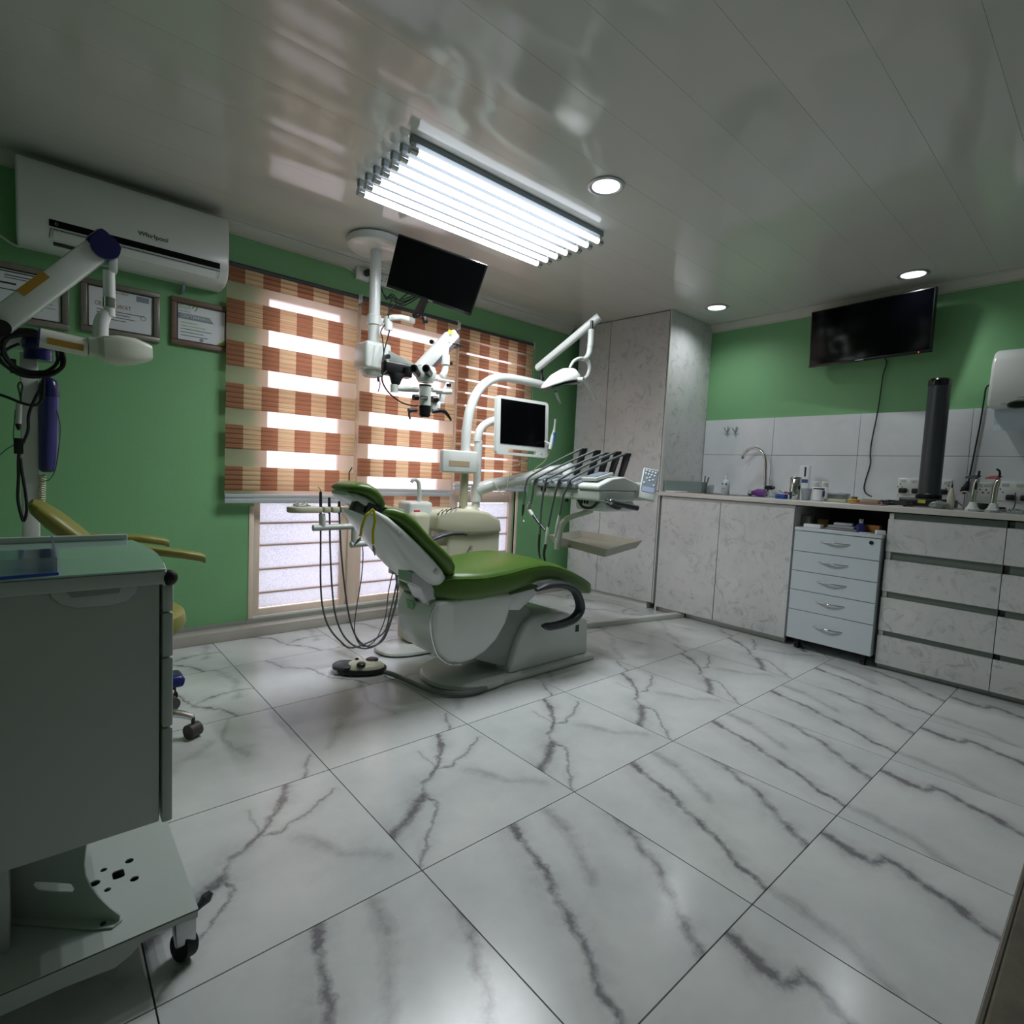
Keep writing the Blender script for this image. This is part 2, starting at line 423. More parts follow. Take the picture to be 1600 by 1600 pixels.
# ceiling of long plastic panels
ceiling = obj('ceiling', B().box((LX, BY, CH+.012), (WX, WY+.2, CH+.08)), pm('ceiling_joint', '#8b8d86', .7), kind='structure', loc=(0, 0, 0))
k = 0; y = .885-.25*9
cpm = None
while y < WY:
    a, c = max(y, BY), min(y+.25, WY)
    if c-a > .02:
        if c-a > .2499 and cpm:
            o = bpy.data.objects.new('ceiling_panel', cpm); COL.objects.link(o); o.parent = ceiling; o.location = (0, a, CH)
        else:
            o = obj('ceiling_panel', B().box((LX, .0004, 0), (WX, c-a-.0004, .012)), ceil_m, ceiling, smooth=False, local=True); o.location = (0, a, CH)
            if c-a > .2499: cpm = o.data
    y += .25
# walls
WINX0, WINX1, WINZ0, WINZ1 = .99, 3.10, .085, 2.12
b = B(); b.box((LX-.12, WY, 0), (WINX0, WY+.16, CH+.08)); b.box((WINX1, WY, 0), (WX+.12, WY+.16, CH+.08))
b.box((WINX0, WY, WINZ1), (WINX1, WY+.16, CH+.08)); b.box((WINX0, WY, 0), (WINX1, WY+.16, WINZ0))
wall_w = obj('wall_window', b, green_m, kind='structure', smooth=False, loc=(0, 0, 0))
wall_r = obj('wall_right', B().box((WX, BY, 0), (WX+.12, WY, CH+.08)), green_m, kind='structure', smooth=False, loc=(0, 0, 0))
obj('wall_left', B().box((LX-.12, BY, 0), (LX, WY, CH+.08)), green_m, kind='structure', smooth=False, loc=(0, 0, 0))
obj('wall_back', B().box((LX-.12, BY-.12, 0), (WX+.12, BY, CH+.08)), pm('back_wall_paint', '#c5cabd', .6), kind='structure', smooth=False, loc=(0, 0, 0))
# cornices
def cornice(name, a, b_, inward):
    a, b_, n = V(a), V(b_), V(inward)
    prof = [(0, 0), (.055, 0), (.055, -.008), (.045, -.012), (.038, -.026), (.022, -.034), (.016, -.046), (.010, -.050), (.010, -.062), (0, -.062)]
    bb = B(); bb.prism([a+n*(u+.001)+V((0, 0, v)) for u, v in prof], b_-a)
    return obj(name, bb, cornice_m, kind='structure', loc=(0, 0, 0))
cornice('trim_1', (LX, WY, CH), (3.66, WY, CH), (0, -1, 0))
cornice('trim_2', (WX, BY, CH), (WX, 2.49, CH), (-1, 0, 0))
# plinth ledge along the window wall
obj('baseboard_window', B().box((LX, 3.39, 0), (3.70, WY-.001, .062), .004), pm('ledge_tile', '#b9b2aa', .3, var=.1, vs=6), kind='structure', loc=(0, 0, 0))
b = B()
for i in range(9): b.box((LX+.05+.6*i, WY-.012, .0625), (LX+.648+.6*i, WY-.0015, .085))
obj('baseboard_window_upper', b, pm('skirting_tile', '#9da29a', .35, var=.15, vs=8), kind='structure', smooth=False, loc=(0, 0, 0))

# windows: three casements, with louvre panes and bars in the lower part
def window(idx, x0, x1):
    y0, y1 = WY+.03, WY+.08
    b = B(); f = .045
    b.box((x0, y0, WINZ0), (x0+f, y1, WINZ1), .003); b.box((x1-f, y0, WINZ0), (x1, y1, WINZ1), .003)
    b.box((x0+f, y0, WINZ0), (x1-f, y1, WINZ0+.05), .003); b.box((x0+f, y0, WINZ1-.05), (x1-f, y1, WINZ1), .003)
    w = obj('window_%d' % idx, b, cream_frame, kind='structure', loc=(0, 0, 0))
    obj('transom', B().box((x0+f, y0+.002, .80), (x1-f, y1-.002, .86), .003), cream_frame, w)
    ins = .012
    b = B(); xi0, xi1 = x0+f+ins, x1-f-ins
    fr = .035
    for (za, zb) in ((.86, 1.47), (1.47, WINZ1-.05)):
        b.box((x0+f, y0+.008, za), (x0+f+fr, y1-.008, zb)); b.box((x1-f-fr, y0+.008, za), (x1-f, y1-.008, zb))
        b.box((x0+f+fr, y0+.008, za), (x1-f-fr, y1-.008, za+fr)); b.box((x0+f+fr, y0+.008, zb-fr), (x1-f-fr, y1-.008, zb))
    obj('sash_frame', b, cream_frame, w)
    for (za, zb) in ((.86+fr, 1.47-fr), (1.47+fr, WINZ1-.05-fr)):
        obj('pane', B().box((x0+f+fr, y0+.022, za), (x1-f-fr, y0+.026, zb)), pane_plain, w, smooth=False)
    z = WINZ0+.05
    zs = [z, .232, .38, .532, .67, .80]
    for za, zb in zip(zs, zs[1:]):
        obj('pane', B().box((x0+f, y0+.022, za+.004), (x1-f, y0+.026, zb-.004)), pane_pattern, w, smooth=False)
        if za > z: obj('glazing_bar', B().box((x0+f, y0+.010, za-.005), (x1-f, y0+.034, za+.005), .002, 1), cream_bar, w)
    return w
for idx, (a, c) in enumerate(((.99, 1.60), (1.66, 2.40), (2.47, 3.10))): window(idx+1, a, c)
b = B()
for a, c in ((1.60, 1.66), (2.40, 2.47)): b.box((a, WY+.01, WINZ0), (c, WY+.11, WINZ1), .003)
obj('trim_3', b, cream_frame, kind='structure', loc=(0, 0, 0))
obj('trim_4', B().box((.99, WY-.005, WINZ0-.01), (3.10, WY+.03, WINZ0+.012), .003), white_paint, kind='structure', loc=(0, 0, 0))
obj('trim_5', B().box((.962, WY-.006, .086), (.99, WY+.02, .78), .003), cream_frame, kind='structure', loc=(0, 0, 0))
obj('trim_6', B().box((3.10, WY-.006, .086), (3.125, WY+.02, 1.6), .003), cream_frame, kind='structure', loc=(0, 0, 0))

# zebra blinds -------------------------------------------------------
def band(root, x0, x1, z0, z1, y):
    b = B(); n = max(1, round((z1-z0)/.028)); h = (z1-z0)/n
    prof = []
    for i in range(n):
        z = z0+i*h; prof += [(y, z), (y-.005, z+h*.25), (y-.003, z+h*.8)]
    prof.append((y, z1)); bm = b.bm
    A = [bm.verts.new((x0, q[0], q[1])) for q in prof]; C2 = [bm.verts.new((x1, q[0], q[1])) for q in prof]
    for i in range(len(prof)-1): bm.faces.new((A[i], C2[i], C2[i+1], A[i+1]))
    return obj('fabric_band', b, band_m, root, smooth=False)
def blind(label, x0, x1, ztop, zbar, bands, y=3.435, zbot=None):
    r = thing('zebra_blind', label, 'blind', (x0, y, ztop), 'day and night blinds over the window')
    obj('headrail', B().cyl((x0, y+.012, ztop), (x1, y+.012, ztop), .017), dark_grey, r)
    for e in (x0-.006, x1+.002): obj('end_bracket', B().box((e, y-.012, ztop-.03), (e+.005, y+.05, ztop+.024), .001, 1), white_plastic, r)
    b = B(); b.box((x0, y+.004, zbar), (x1, y+.005, ztop)); obj('sheer_cloth', b, sheer_m, r, smooth=False)
    for z0, z1 in bands: band(r, x0+.001, x1-.001, z0, z1, y+.001)
    b = B(); b.box((x0-.002, y-.010, zbar-.052), (x1+.002, y+.006, zbar-.024), .003); b.box((x0-.002, y-.012, zbar-.02), (x1+.002, y+.008, zbar), .003)
    obj('bottom_bar', b, pm('blind_bar_aluminium', '#ccd3d8', .35, .3), r)
    b = B()
    for q in range(110):
        z = ztop-.02-q*.0115
        b.sph((x1+.012, y-.006, z), .0028, n=6)
    obj('bead_chain', b, white_plastic, r); r.children[-1]['kind'] = 'stuff'
    return r
blind('left zebra blind, lowered below the others, in front of the left casement', .815, 1.595, 2.15, .855,
      [(2.056, 2.14), (1.825, 1.962), (1.590, 1.730), (1.350, 1.492), (1.118, 1.256), (.878, 1.017)])
blind('middle zebra blind behind the microscope and the cup filler', 1.62, 2.385, 2.15, .905,
      [(2.045, 2.14), (1.75, 1.95), (1.42, 1.55), (1.205, 1.325), (.985, 1.105)])
bb = []
z = .975
while z < 2.12:
    bb.append((z, z+.083)); z += .098
blind('right zebra blind with its bands nearly closed, next to the tall cabinet', 2.41, 3.17, 2.14, .955, bb)
# the hanging lower band of the middle blind
r = [o for o in bpy.data.objects if o.name.startswith('zebra_blind')][1]
band(r, 1.62, 2.385, .765, .88, 3.452); 

# ================================================================== RIGHT SIDE CABINETS
FX = 3.74; PLX = 3.795
# tall wardrobe, front very slightly skewed
def panel_yz(name, x, y0, y1, z0, z1, root, mat, t=.018, bev=.0015):
    return obj(name, B().box((x, y0, z0), (x+t, y1, z1), bev, 1), mat, root)
tall = thing('tall_cabinet', 'floor to ceiling stone patterned cabinet in the corner by the window', 'cabinet', (3.75, 2.49, 0))
b = B(); b.prism([(3.775, 2.4935, .06), (WX-.002, 2.4935, .06), (WX-.002, 3.388, .06), (3.715, 3.388, .06)], (0, 0, CH-.062)); obj('body', b, stone_m, tall, smooth=False)
b = B(); b.prism([(3.77, 2.56, 0.001), (WX-.01, 2.56, 0.001), (WX-.01, 3.385, 0.001), (3.71, 3.385, 0.001)], (0, 0, .058)); obj('plinth', b, white_paint, tall, smooth=False)
dx, dy = 3.685-3.752, 3.386-2.495
def tdoor(t0, t1, z0, z1):
    a = V((3.752+dx*t0, 2.495+dy*t0, z0)); c = V((3.752+dx*t1, 2.495+dy*t1, z0))
    return obj('door', B().prism([a, c, c+V((.018, .001, 0)), a+V((.018, .001, 0))], (0, 0, z1-z0), .001, 1), stone_m, tall, smooth=False)
TS = .63
for (t0, t1) in ((.012, TS-.003), (TS+.003, 1)):
    tdoor(t0, t1, .062, .965); tdoor(t0, t1, .97, CH-.006)
obj('edge_trim', B().box((3.748, 2.488, .06), (3.775, 2.498, CH-.004), .001, 1), white_paint, tall)
# under-sink cabinet
sinkcab = thing('sink_cabinet', 'two door stone patterned base cabinet under the sink', 'cabinet', (FX, 1.45, 0))
obj('body', B().box((FX+.021, 1.452, .06), (WX-.003, 2.462, .925)), pm('melamine_white', '#c9cbc6', .5), sinkcab, smooth=False)
obj('plinth', B().box((PLX, 1.47, .001), (PLX+.018, 2.47, .06)), white_paint, sinkcab, smooth=False)
obj('finger_rail', B().box((FX+.004, 1.452, .914), (FX+.02, 2.462, .930)), white_paint, sinkcab, smooth=False)
obj('side_post', B().box((FX+.03, 2.466, .0), (FX+.05, 2.486, .93)), steel, sinkcab, smooth=False)
panel_yz('door', FX, 1.968, 2.462, .045, .912, sinkcab, stone_m); panel_yz('door', FX, 1.453, 1.964, .045, .912, sinkcab, stone_m)
# drawer cabinets (the right one runs out of the picture)
def drawer_unit(label, y0, y1, post):
    r = thing('drawer_cabinet', label, 'cabinet', (FX, y0, 0), 'stone patterned drawer cabinets')
    obj('body', B().box((FX+.05, y0+.001, .06), (WX-.003, y1-.001, .925)), pm('melamine_grey', '#8b918c', .5), r, smooth=False)
    if post: obj('side_panel', B().box((FX+.012, y1-.024, .03), (FX+.05, y1-.002, .926)), white_paint, r, smooth=False)
    obj('plinth', B().box((PLX, y0, .001), (PLX+.018, y1, .06)), white_paint, r, smooth=False)
    for z0, z1 in ((.036, .205), (.237, .432), (.470, .655), (.703, .893)):
        d = obj('drawer_front', B().box((FX, y0+.0005, z0), (FX+.018, y1-.0008, z1), .0008, 1), stone_m, r)
        obj('grip_channel', B().box((FX+.022, y0+.002, z1-.012), (FX+.049, y1-.026, min(.928, z1+.045))), pm('grip_profile', '#7e8680', .4, .5), d, smooth=False)
drawer_unit('four drawer stone patterned cabinet right of the rolling pedestal', .414, .930, True)
drawer_unit('four drawer stone patterned cabinet at the right edge of the picture', -.30, .412, False)
# open niche back panel
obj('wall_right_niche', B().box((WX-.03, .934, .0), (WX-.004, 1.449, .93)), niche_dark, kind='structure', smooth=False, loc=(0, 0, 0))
# worktop
wt = obj('worktop', B().box((FX-.022, -.35, .935), (WX-.012, 2.487, .9655), .004), pm('worktop_white', '#cfccc6', .3, var=.03, coat=.2), loc=(FX, 1, .935))
tag(wt, 'long white worktop running over the base cabinets along the right wall', 'worktop')
obj('backsplash_glass', B().box((3.80, 2.4745, .966), (WX-.02, 2.4865, 1.055)), pm('upstand_grey', '#93a29d', .2), wt, smooth=False)
# splash wall tiles on the right wall
st = wall_r
ys = [2.49, at(1210, 657, X=WX-.01).y, at(1345, 652, X=WX-.01).y, at(1521, 645, X=WX-.01).y, -.25, -1.0]
for ya, yb in zip(ys, ys[1:]):
    for z0, z1 in ((.967, 1.293), (1.296, 1.588)):
        obj('wall_tile', B().box((WX-.010, yb+.0013, z0), (WX-.0003, ya-.0013, z1), .001, 1), wtile_m, st)
obj('wall_tile_joint', B().box((WX-.006, -1.0, .967), (WX-.0002, 2.49, 1.587)), grout, st, smooth=False)
# floor threshold bar between cabinet and chair
a, c = at(1066, 958, Z=.03), at(880, 978, Z=.03)
r = thing('floor_duct', 'long white cable duct lying on the floor behind the chair', 'duct', (a.x, a.y, 0))
a.z = c.z = .019
obj('casing', B().beam(a, c, .05, .036, .004), white_paint, r); obj('end_cap', B().beam(a+(a-c).normalized()*.0, a+(a-c).normalized()*.035, .045, .03, .004), black_plastic, r)

# desk whose wooden edge shows at the lower right corner
r = thing('desk', 'wooden desk edge entering the picture at the lower right corner', 'desk', (.8, -.3, 0))
obj('desk_top', B().box((.30, -.60, .69), (1.40, .034, .72), .002), door_wood, r)
obj('edge_band', B().box((.30, .034, .692), (1.40, .038, .718), .001, 1), pm('desk_edge', '#8b8378', .4), r)
for x in (.34, 1.33): obj('side_panel', B().box((x, -.58, .001), (x+.025, -.12, .69)), door_wood, r, smooth=False)

# ================================================================== CEILING LIGHTS
def lamp_light(loc, watt, ang):
    L = bpy.data.lights.new('lamp_light', 'SPOT'); L.energy = watt; L.spot_size = math.radians(ang); L.spot_blend = 1; L.shadow_soft_size = .012
    L.color = (.93, .97, 1.0); o = bpy.data.objects.new('lamp_light', L); o.location = loc; COL.objects.link(o)
TZ = 2.335; ty = [2.035+.0795*i for i in range(7)]
r0 = None
LB = ['nearest to the camera', 'second from the camera side', 'third from the camera side', 'middle one of seven', 'third from the window side', 'second from the window side', 'nearest to the window']
for i, yy in enumerate(ty):
    if r0 is None:
        r0 = thing('tube_light', 'lit fluorescent tube light on the ceiling, '+LB[0], 'lamp', (1.15, yy, CH), 'row of ceiling tube lights')
        x0, x1 = 1.15, 2.345
        obj('housing', B().box((x0, yy-.014, CH-.028), (x1, yy+.014, CH-.001), .003), pm('housing_grey', '#8f999f', .4), r0)
        obj('tube', B().cyl((x0+.03, yy, TZ), (x1-.03, yy, TZ), .0145, n=16), tube_glow, r0)
        for xa, xb in ((x0-.002, x0+.03), (x1-.03, x1+.002)):
            obj('end_cap', B().cyl((xa, yy, TZ), (xb, yy, TZ), .0165, n=16), steel, r0)
            obj('lamp_holder', B().box((xa+.004, yy-.010, TZ), (xa+.022, yy+.010, CH-.026), .002), grey_white, r0)
    else: dup(r0, (1.15, yy, CH), 'lit fluorescent tube light on the ceiling, '+LB[i])
    for xx in (1.30, 1.60, 1.90, 2.20): lamp_light((xx, yy, TZ-.02), TUBE_W, 172)
d0 = None
for (px, py, lb) in ((947, 290, 'round lit downlight next to the tube lights'), (1120, 480, 'round lit downlight above the sink'), (1427, 428, 'round lit downlight above the wall television')):
    p = at(px, py, Z=CH)
    if d0 is None:
        d0 = thing('downlight', lb, 'lamp', (p.x, p.y, CH), 'recessed ceiling downlights')
        obj('rim', B().lathe((p.x, p.y, CH), [(.062, -.001), (.084, -.001), (.084, -.006), (.074, -.010), (.064, -.005)]), pm('downlight_rim', '#b8babb', .3, .5), d0)
        obj('diffuser', B().lathe((p.x, p.y, CH), [(.001, -.005), (.066, -.005), (.066, -.0015), (.001, -.0015)]), disc_glow, d0)
    else: dup(d0, (p.x, p.y, CH), lb)
    lamp_light((p.x, p.y, CH-.012), DOWN_W, 150)
# ================================================================== DENTAL CHAIR
chair = thing('dental_chair', 'green leather dental chair with a white shell, reclined in the middle of the room', 'dental chair', (1.9, 2.2, 0))
# base plate with round front pad
b = B(); b.box((1.72, 1.975, .001), (2.43, 2.425, .034), .012)
b.lathe((1.655, 2.19, 0), [(.17, .001), (.222, .004), (.232, .016), (.228, .032), (.215, .040), (.05, .046)], n=48)
obj('base_plate', b, grey_white, chair)
cy0, cy1 = 2.01, 2.34
b = B(); b.prism([(x, cy0, z) for x, z in ((1.80, .03), (1.815, .10), (1.85, .20), (1.90, .275), (1.96, .312), (2.05, .322), (2.18, .30), (2.30, .262), (2.375, .24), (2.395, .225), (2.405, .03))], (0, cy1-cy0, 0), .02, 3)
obj('base_housing', b, grey_white, chair)
obj('safety_label', B().box((2.285, cy0-.0012, .175), (2.315, cy0+.002, .215), .001, 1), pm('label_dark_green', '#16382c', .5), chair, label='small dark green label')
b = B(); b.prism([(x, cy0+.03, z) for x, z in ((1.55, .16), (1.80, .06), (1.86, .10), (2.0, .27), (1.94, .36), (1.70, .42))], (0, cy1-cy0-.06, 0), .01)
obj('lift_arm', b, pm('lift_grey', '#8a928c', .4), chair)
b = B(); b.prism([(x, cy0-.005, z) for x, z in ((1.345, .455), (1.325, .40), (1.335, .30), (1.37, .215), (1.43, .165), (1.50, .148), (1.565, .150), (1.64, .175), (1.71, .225), (1.765, .30), (1.795, .38), (1.80, .455), (1.56, .47))], (0, cy1-cy0+.01, 0), .028, 4)
lh = obj('seat_housing', b, white_plastic, chair)
b = B(); b.tube([(1.342, cy0+.006, .45), (1.318, cy0+.006, .40), (1.328, cy0+.006, .30), (1.365, cy0+.006, .21), (1.43, cy0+.006, .158), (1.50, cy0+.006, .142)], .004, smooth=6)
obj('trim_strip', b, chrome, lh)
obj('green_sticker', B().obox((1.324, 2.20, .41), (0, 1, 0), (.97, 0, .2), (-.2, 0, .97), .06, .004, .05), pm('green_sticker', '#6fae6a', .5), lh, label='square green sticker')
b = B(); b.prism([(x, 2.03, z) for x, z in ((1.80, .44), (1.80, .36), (1.87, .35), (1.97, .41), (2.03, .46))], (0, .34, 0), .008)
obj('leg_bracket', b, white_plastic, chair)
# seat cushion
YM = 2.215
st = []
for x, zt, zb, w in ((1.325, .51, .49, .10), (1.333, .535, .468, .13), (1.36, .566, .450, .165), (1.41, .588, .442, .20), (1.48, .592, .438, .235), (1.58, .590, .436, .256), (1.72, .598, .446, .258), (1.84, .610, .470, .258),
                    (1.94, .612, .490, .255), (2.03, .600, .492, .25), (2.13, .573, .470, .243), (2.24, .532, .432, .232), (2.33, .493, .396, .22), (2.39, .462, .372, .205), (2.425, .436, .366, .185), (2.436, .415, .380, .16)):
    c = (zt+zb)/2; st.append(((x, YM, c), (0, 1, 0), (0, 0, 1), w, zt-c, c-zb))
seat = obj('seat_cushion', B().loft(st, 36, 4.2), leather, chair)
b = B()
for sgn in (-1, 1):
    pts = []
    for (c, a_, b_, w, tp, bt) in st[1:-1]: pts.append((c[0], YM+sgn*(w*.972), c[2]+tp*.56))
    b.tube(pts, .0032, 8, smooth=3)
obj('piping', b, pm('piping_green', '#47701c', .35), seat)
b = B(); b.tube([(1.46, YM-.16, .598), (1.50, YM-.06, .590), (1.51, YM+.05, .589), (1.47, YM+.15, .597)], .003, 8, smooth=5)
obj('seam', b, MATS['piping_green'], seat)
# backrest
bd = V((.34, 0, -.315)).normalized(); bn = V((.315, 0, .34)).normalized()
KT, KW = .463/.535, .84
base = V((1.120, 2.20, .900))
def bst(rows, up=0.): return [((base+bd*t*KT+bn*h), (0, 1, 0), bn, w*KW, tp, bt) for t, h, w, tp, bt in rows]
L0 = .535
rows = [(-.015, -.045, .13, .006, .010), (0, -.04, .165, .02, .025), (.03, -.028, .195, .036, .032), (.08, -.01, .215, .042, .036), (.15, -.004, .228, .040, .036), (.26, -.008, .238, .036, .034),
        (.36, -.006, .243, .040, .034), (.44, -.004, .238, .042, .036), (.50, -.010, .222, .038, .036), (.535, -.025, .195, .030, .032), (.552, -.04, .16, .016, .018)]
backc = obj('backrest_cushion', B().loft(bst(rows), 36, 3.6), leather, chair)
rows = [(-.045, -.085, .15, .006, .010), (-.03, -.078, .195, .020, .024), (.03, -.072, .215, .032, .040), (.12, -.066, .226, .034, .062), (.25, -.062, .232, .034, .082), (.36, -.062, .232, .034, .086), (.45, -.064, .222, .034, .078),
        (.50, -.068, .205, .032, .058), (.53, -.074, .175, .024, .036), (.545, -.082, .13, .012, .014)]
shell = obj('backrest_shell', B().loft(bst(rows), 36, 2.9), white_plastic, chair)
b = B()
for t in (.12, .42):
    c = base+bd*t*KT-bn*.075; c.y = 2.20-.195
    b.lathe(c, [(.012, -.001), (.012, .004), (.007, .006)], 16, (0, -1, 0))
obj('screw_cap', b, grey_white, shell, kind='stuff')
b = B(); b.tube([base+bd*.44+V((0, 0, 0))-bn*.11, V((1.318, YM, .50)), V((1.36, YM, .44)), V((1.40, YM, .40))], .02, smooth=4)
b = B()
for y0 in (YM-.16,):
    b.prism([(x, y0, z) for x, z in ((1.235, .60), (1.29, .58), (1.335, .55), (1.36, .51), (1.375, .455), (1.42, .405), (1.405, .392), (1.35, .41), (1.318, .46), (1.285, .52), (1.24, .545))], (0, .12, 0), .004)
obj('backrest_bracket', b, steel, chair, smooth=False)
# headrest
hd = V((.93, 0, -.37)).normalized(); hn = V((.37, 0, .93)).normalized(); hb = V((.972, 2.20, .958))
rows = [(-.012, -.002, .10, .008, .010), (0, 0, .125, .022, .016), (.03, .006, .145, .034, .018), (.08, .012, .152, .040, .020), (.13, .010, .150, .038, .026), (.18, .0, .140, .034, .040), (.215, -.010, .122, .026, .042), (.238, -.024, .09, .014, .022)]
hc = obj('headrest_cushion', B().loft([((hb+hd*t*.75+hn*h), (0, 1, 0), hn, w*.84, tp, bt) for t, h, w, tp, bt in rows], 32, 3.2), leather, chair)
rows = [(.0, -.024, .10, .010, .008), (.03, -.026, .128, .024, .018), (.09, -.028, .134, .028, .026), (.15, -.032, .132, .026, .026), (.20, -.040, .115, .026, .020), (.222, -.046, .09, .012, .010)]
obj('headrest_shell', B().loft([((hb+hd*t*.75+hn*h), (0, 1, 0), hn, w*.84, tp, bt) for t, h, w, tp, bt in rows], 32, 3.2), grey_white, chair)
b = B(); b.beam((.985, 2.12, .895), (1.07, 2.12, .862), .06, .05, .008, up=(0, 1, 0)); b.beam((1.03, 2.10, .882), (1.13, 2.10, .842), .05, .035, .006, up=(0, 1, 0))
b.beam((1.06, 2.08, .865), (1.15, 2.08, .83), .035, .014, .004, up=(0, 1, 0)); b.cyl((1.10, 2.06, .862), (1.10, 2.30, .862), .022)
obj('headrest_joint', b, dark_steel, chair)
# armrests
P = [at(x, y, Y=1.93) for x, y in ((838, 922), (858, 914), (880, 914), (897, 922), (905, 938), (906, 953), (896, 967), (878, 975), (858, 979), (848, 978))]
pts = cap_smooth(P, 5)
rings = []
for i, p in enumerate(pts):
    d = (pts[min(i+1, len(pts)-1)]-pts[max(0, i-1)]).normalized(); n = d.cross(V((0, 1, 0))).normalized()
    f = i/(len(pts)-1); ed = min(1, .45+f*6, .4+(1-f)*7); rings.append((p, (0, 1, 0), n, .030*ed, .018*ed, .018*ed))
obj('armrest', B().loft(rings, 20, 2.6), dark_grey, chair, label='curved dark grey armrest on the near side')
b = B(); b.loft([((x, 2.5, z), (0, 1, 0), (0, 0, 1), .028*e, .012*e, .012*e) for x, z, e in ((1.60, .655, .5), (1.63, .675, 1), (1.68, .69, 1), (1.75, .70, 1), (1.82, .698, 1), (1.845, .692, .9), (1.853, .689, .4))], 16, 2.6)
b.tube([(1.62, 2.49, .665), (1.61, 2.46, .58), (1.66, 2.44, .47)], .014, smooth=4)
obj('armrest', b, dark_grey, chair, label='straight dark grey armrest on the window side')

# yellow bib clips hanging on the headrest neck
r = thing('bib_holder', 'yellow curly bib cord with two alligator clips hung on the headrest joint', 'clip', (1.06, 1.97, .86))
YB = 1.965
b = B(); q = [at(x, y, Y=YB) for x, y in ((563, 838), (566, 822), (572, 806), (578, 801), (583, 797), (586, 812), (583, 830), (583, 850))]
b.tube(q, .0055, 8, smooth=5); obj('cord', b, pm('yellow_cord', '#c9c21c', .4), r)
for (x0, y0, x1, y1) in ((564, 840, 553, 853), (583, 852, 586, 868)):
    a, c = at(x0, y0, Y=YB), at(x1, y1, Y=YB)
    obj('clip', B().tube([a, a*.6+c*.4, c], [.003, .007, .002], 8), steel, r)

# ================================================================== DENTAL UNIT beside the chair
unit = thing('dental_unit', 'white dental unit cabinet with poles standing between chair and window', 'dental unit', (2.1, 2.82, 0))
b = B(); b.box((1.625, 2.70, .03), (1.745, 2.86, .80), .03, 4); obj('column', b, cream_plastic, unit)
b = B(); b.loft([((1.72, 2.72, z), (1, 0, 0), (0, 1, 0), w, d, d) for z, w, d in ((.001, .27, .14), (.012, .285, .155), (.022, .28, .15), (.028, .26, .135))], 40, 2.6); obj('foot_plate', b, grey_white, unit)
b = B(); b.prism([at(x, y, Y=2.68) for x, y in ((684, 806), (690, 800), (715, 796), (745, 797), (765, 801), (783, 812), (785, 832), (740, 836), (700, 834), (683, 830))], (0, .26, 0), .02, 3)
obj('upper_housing', b, cream_plastic, unit)
p = at(705, 835, Y=2.70); p2 = at(782, 835, Y=2.70)
b = B(); b.box((1.74, 2.71, .06), (p.x+.08, 2.90, .60), .02, 3).box((p.x-.02, 2.70, .10), (p2.x, 2.93, p.z+.02), .02, 3); obj('lower_housing', b, cream_plastic, unit)
b = B()
for k in range(5):
    a, c = at(683+k*7, 804-k*2.4, Y=2.675), at(692+k*7, 796.5-k*1.2, Y=2.72)
    b.beam(a, c, .004, .004)
obj('vent_slot', b, dark_steel, unit, smooth=False)
a = at(728, 866, Y=2.695)
b = B(); b.tube([a, a+V((.02, 0, .03)), a+V((.03, 0, .05)), a+V((.05, 0, .045))], .002, 6, smooth=3); obj('emblem', b, black_ink, unit)
PX1, PX2, PY = 2.045, 2.145, 2.80
b = B(); b.lathe((2.09, PY, .80), [(.075, -.02), (.075, .0), (.06, .015), (.05, .03)], 28); obj('pole_collar', b, cream_plastic, unit)
b = B(); b.cyl((PX1, PY, .80), (PX1, PY, 1.20), .027); obj('lower_pole', b, beige_plastic, unit)
q = [at(x, y, Y=PY) for x, y in ((729, 722), (729, 690), (730, 665), (734, 642), (743, 618), (756, 601), (772, 592), (790, 590), (815, 594), (838, 599), (855, 603))]
b = B(); b.tube([V((PX1, PY, 1.12))]+[V((PX1, PY, 1.26))]+q[2:], [.030]*6+[.028]*4, 20, smooth=5); obj('light_pole', b, white_plastic, unit)
q2 = [at(x, y, Y=PY) for x, y in ((746, 722), (746, 690), (750, 672), (760, 662), (772, 657), (786, 655))]
b = B(); b.tube([V((PX2, PY, .82)), V((PX2, PY, 1.22))]+q2[1:], .026, 20, smooth=5); obj('monitor_pole', b, white_plastic, unit)
b = B(); b.cyl((PX2, PY, .86), (PX2, PY, .965), .036).tube([(PX2, PY, .965), (PX2, PY, .968)], .034)
a, c = V((PX2+.01, PY-.005, .935)), at(888, 733, Y=2.42)
m1 = at(815, 749, Y=2.66)
b.tube([a, V((2.22, 2.74, .97)), m1, at(855, 738, Y=2.52), c], [.042, .040, .038, .036, .036], 20, smooth=5)
b.sph(c, .045); obj('swing_arm', b, white_plastic, unit)
a, c = at(691, 738, Y=2.735), at(748, 706, Y=2.735); a2, c2 = at(701, 728, Y=2.735), at(734, 721, Y=2.735)
b = B(); b.box((a.x, 2.735, a.z), (c.x, 2.775, c.z), .012, 3); obj('splitter_box', b, white_plastic, unit)
obj('display_slot', B().box((a2.x, 2.7335, a2.z), (c2.x, 2.736, c2.z), .001, 1), pm('slot_tan', '#b39f86', .5), unit)
# cup filler
b = B(); a = at(644, 784, Y=2.78); c = at(664, 832, Y=2.78)
b.box((a.x-.03, 2.76, c.z-.05), (c.x+.04, 2.90, a.z), .02, 3)
obj('bowl_housing', b, white_plastic, unit)
q = [at(x, y, Y=2.80) for x, y in ((655, 786), (655, 766), (654, 755), (650, 750), (645, 750), (643, 754))]
obj('cup_filler', B().tube(q, [.014, .013, .012, .011, .010, .009], 12, smooth=4), white_plastic, unit)
a = at(650, 803, Y=2.755)
obj('indicator', B().box((a.x-.012, 2.754, a.z-.03), (a.x+.03, 2.765, a.z+.022), .005), pm('red_pink_plastic', '#c2334a', .4), unit, label='red plastic insert')
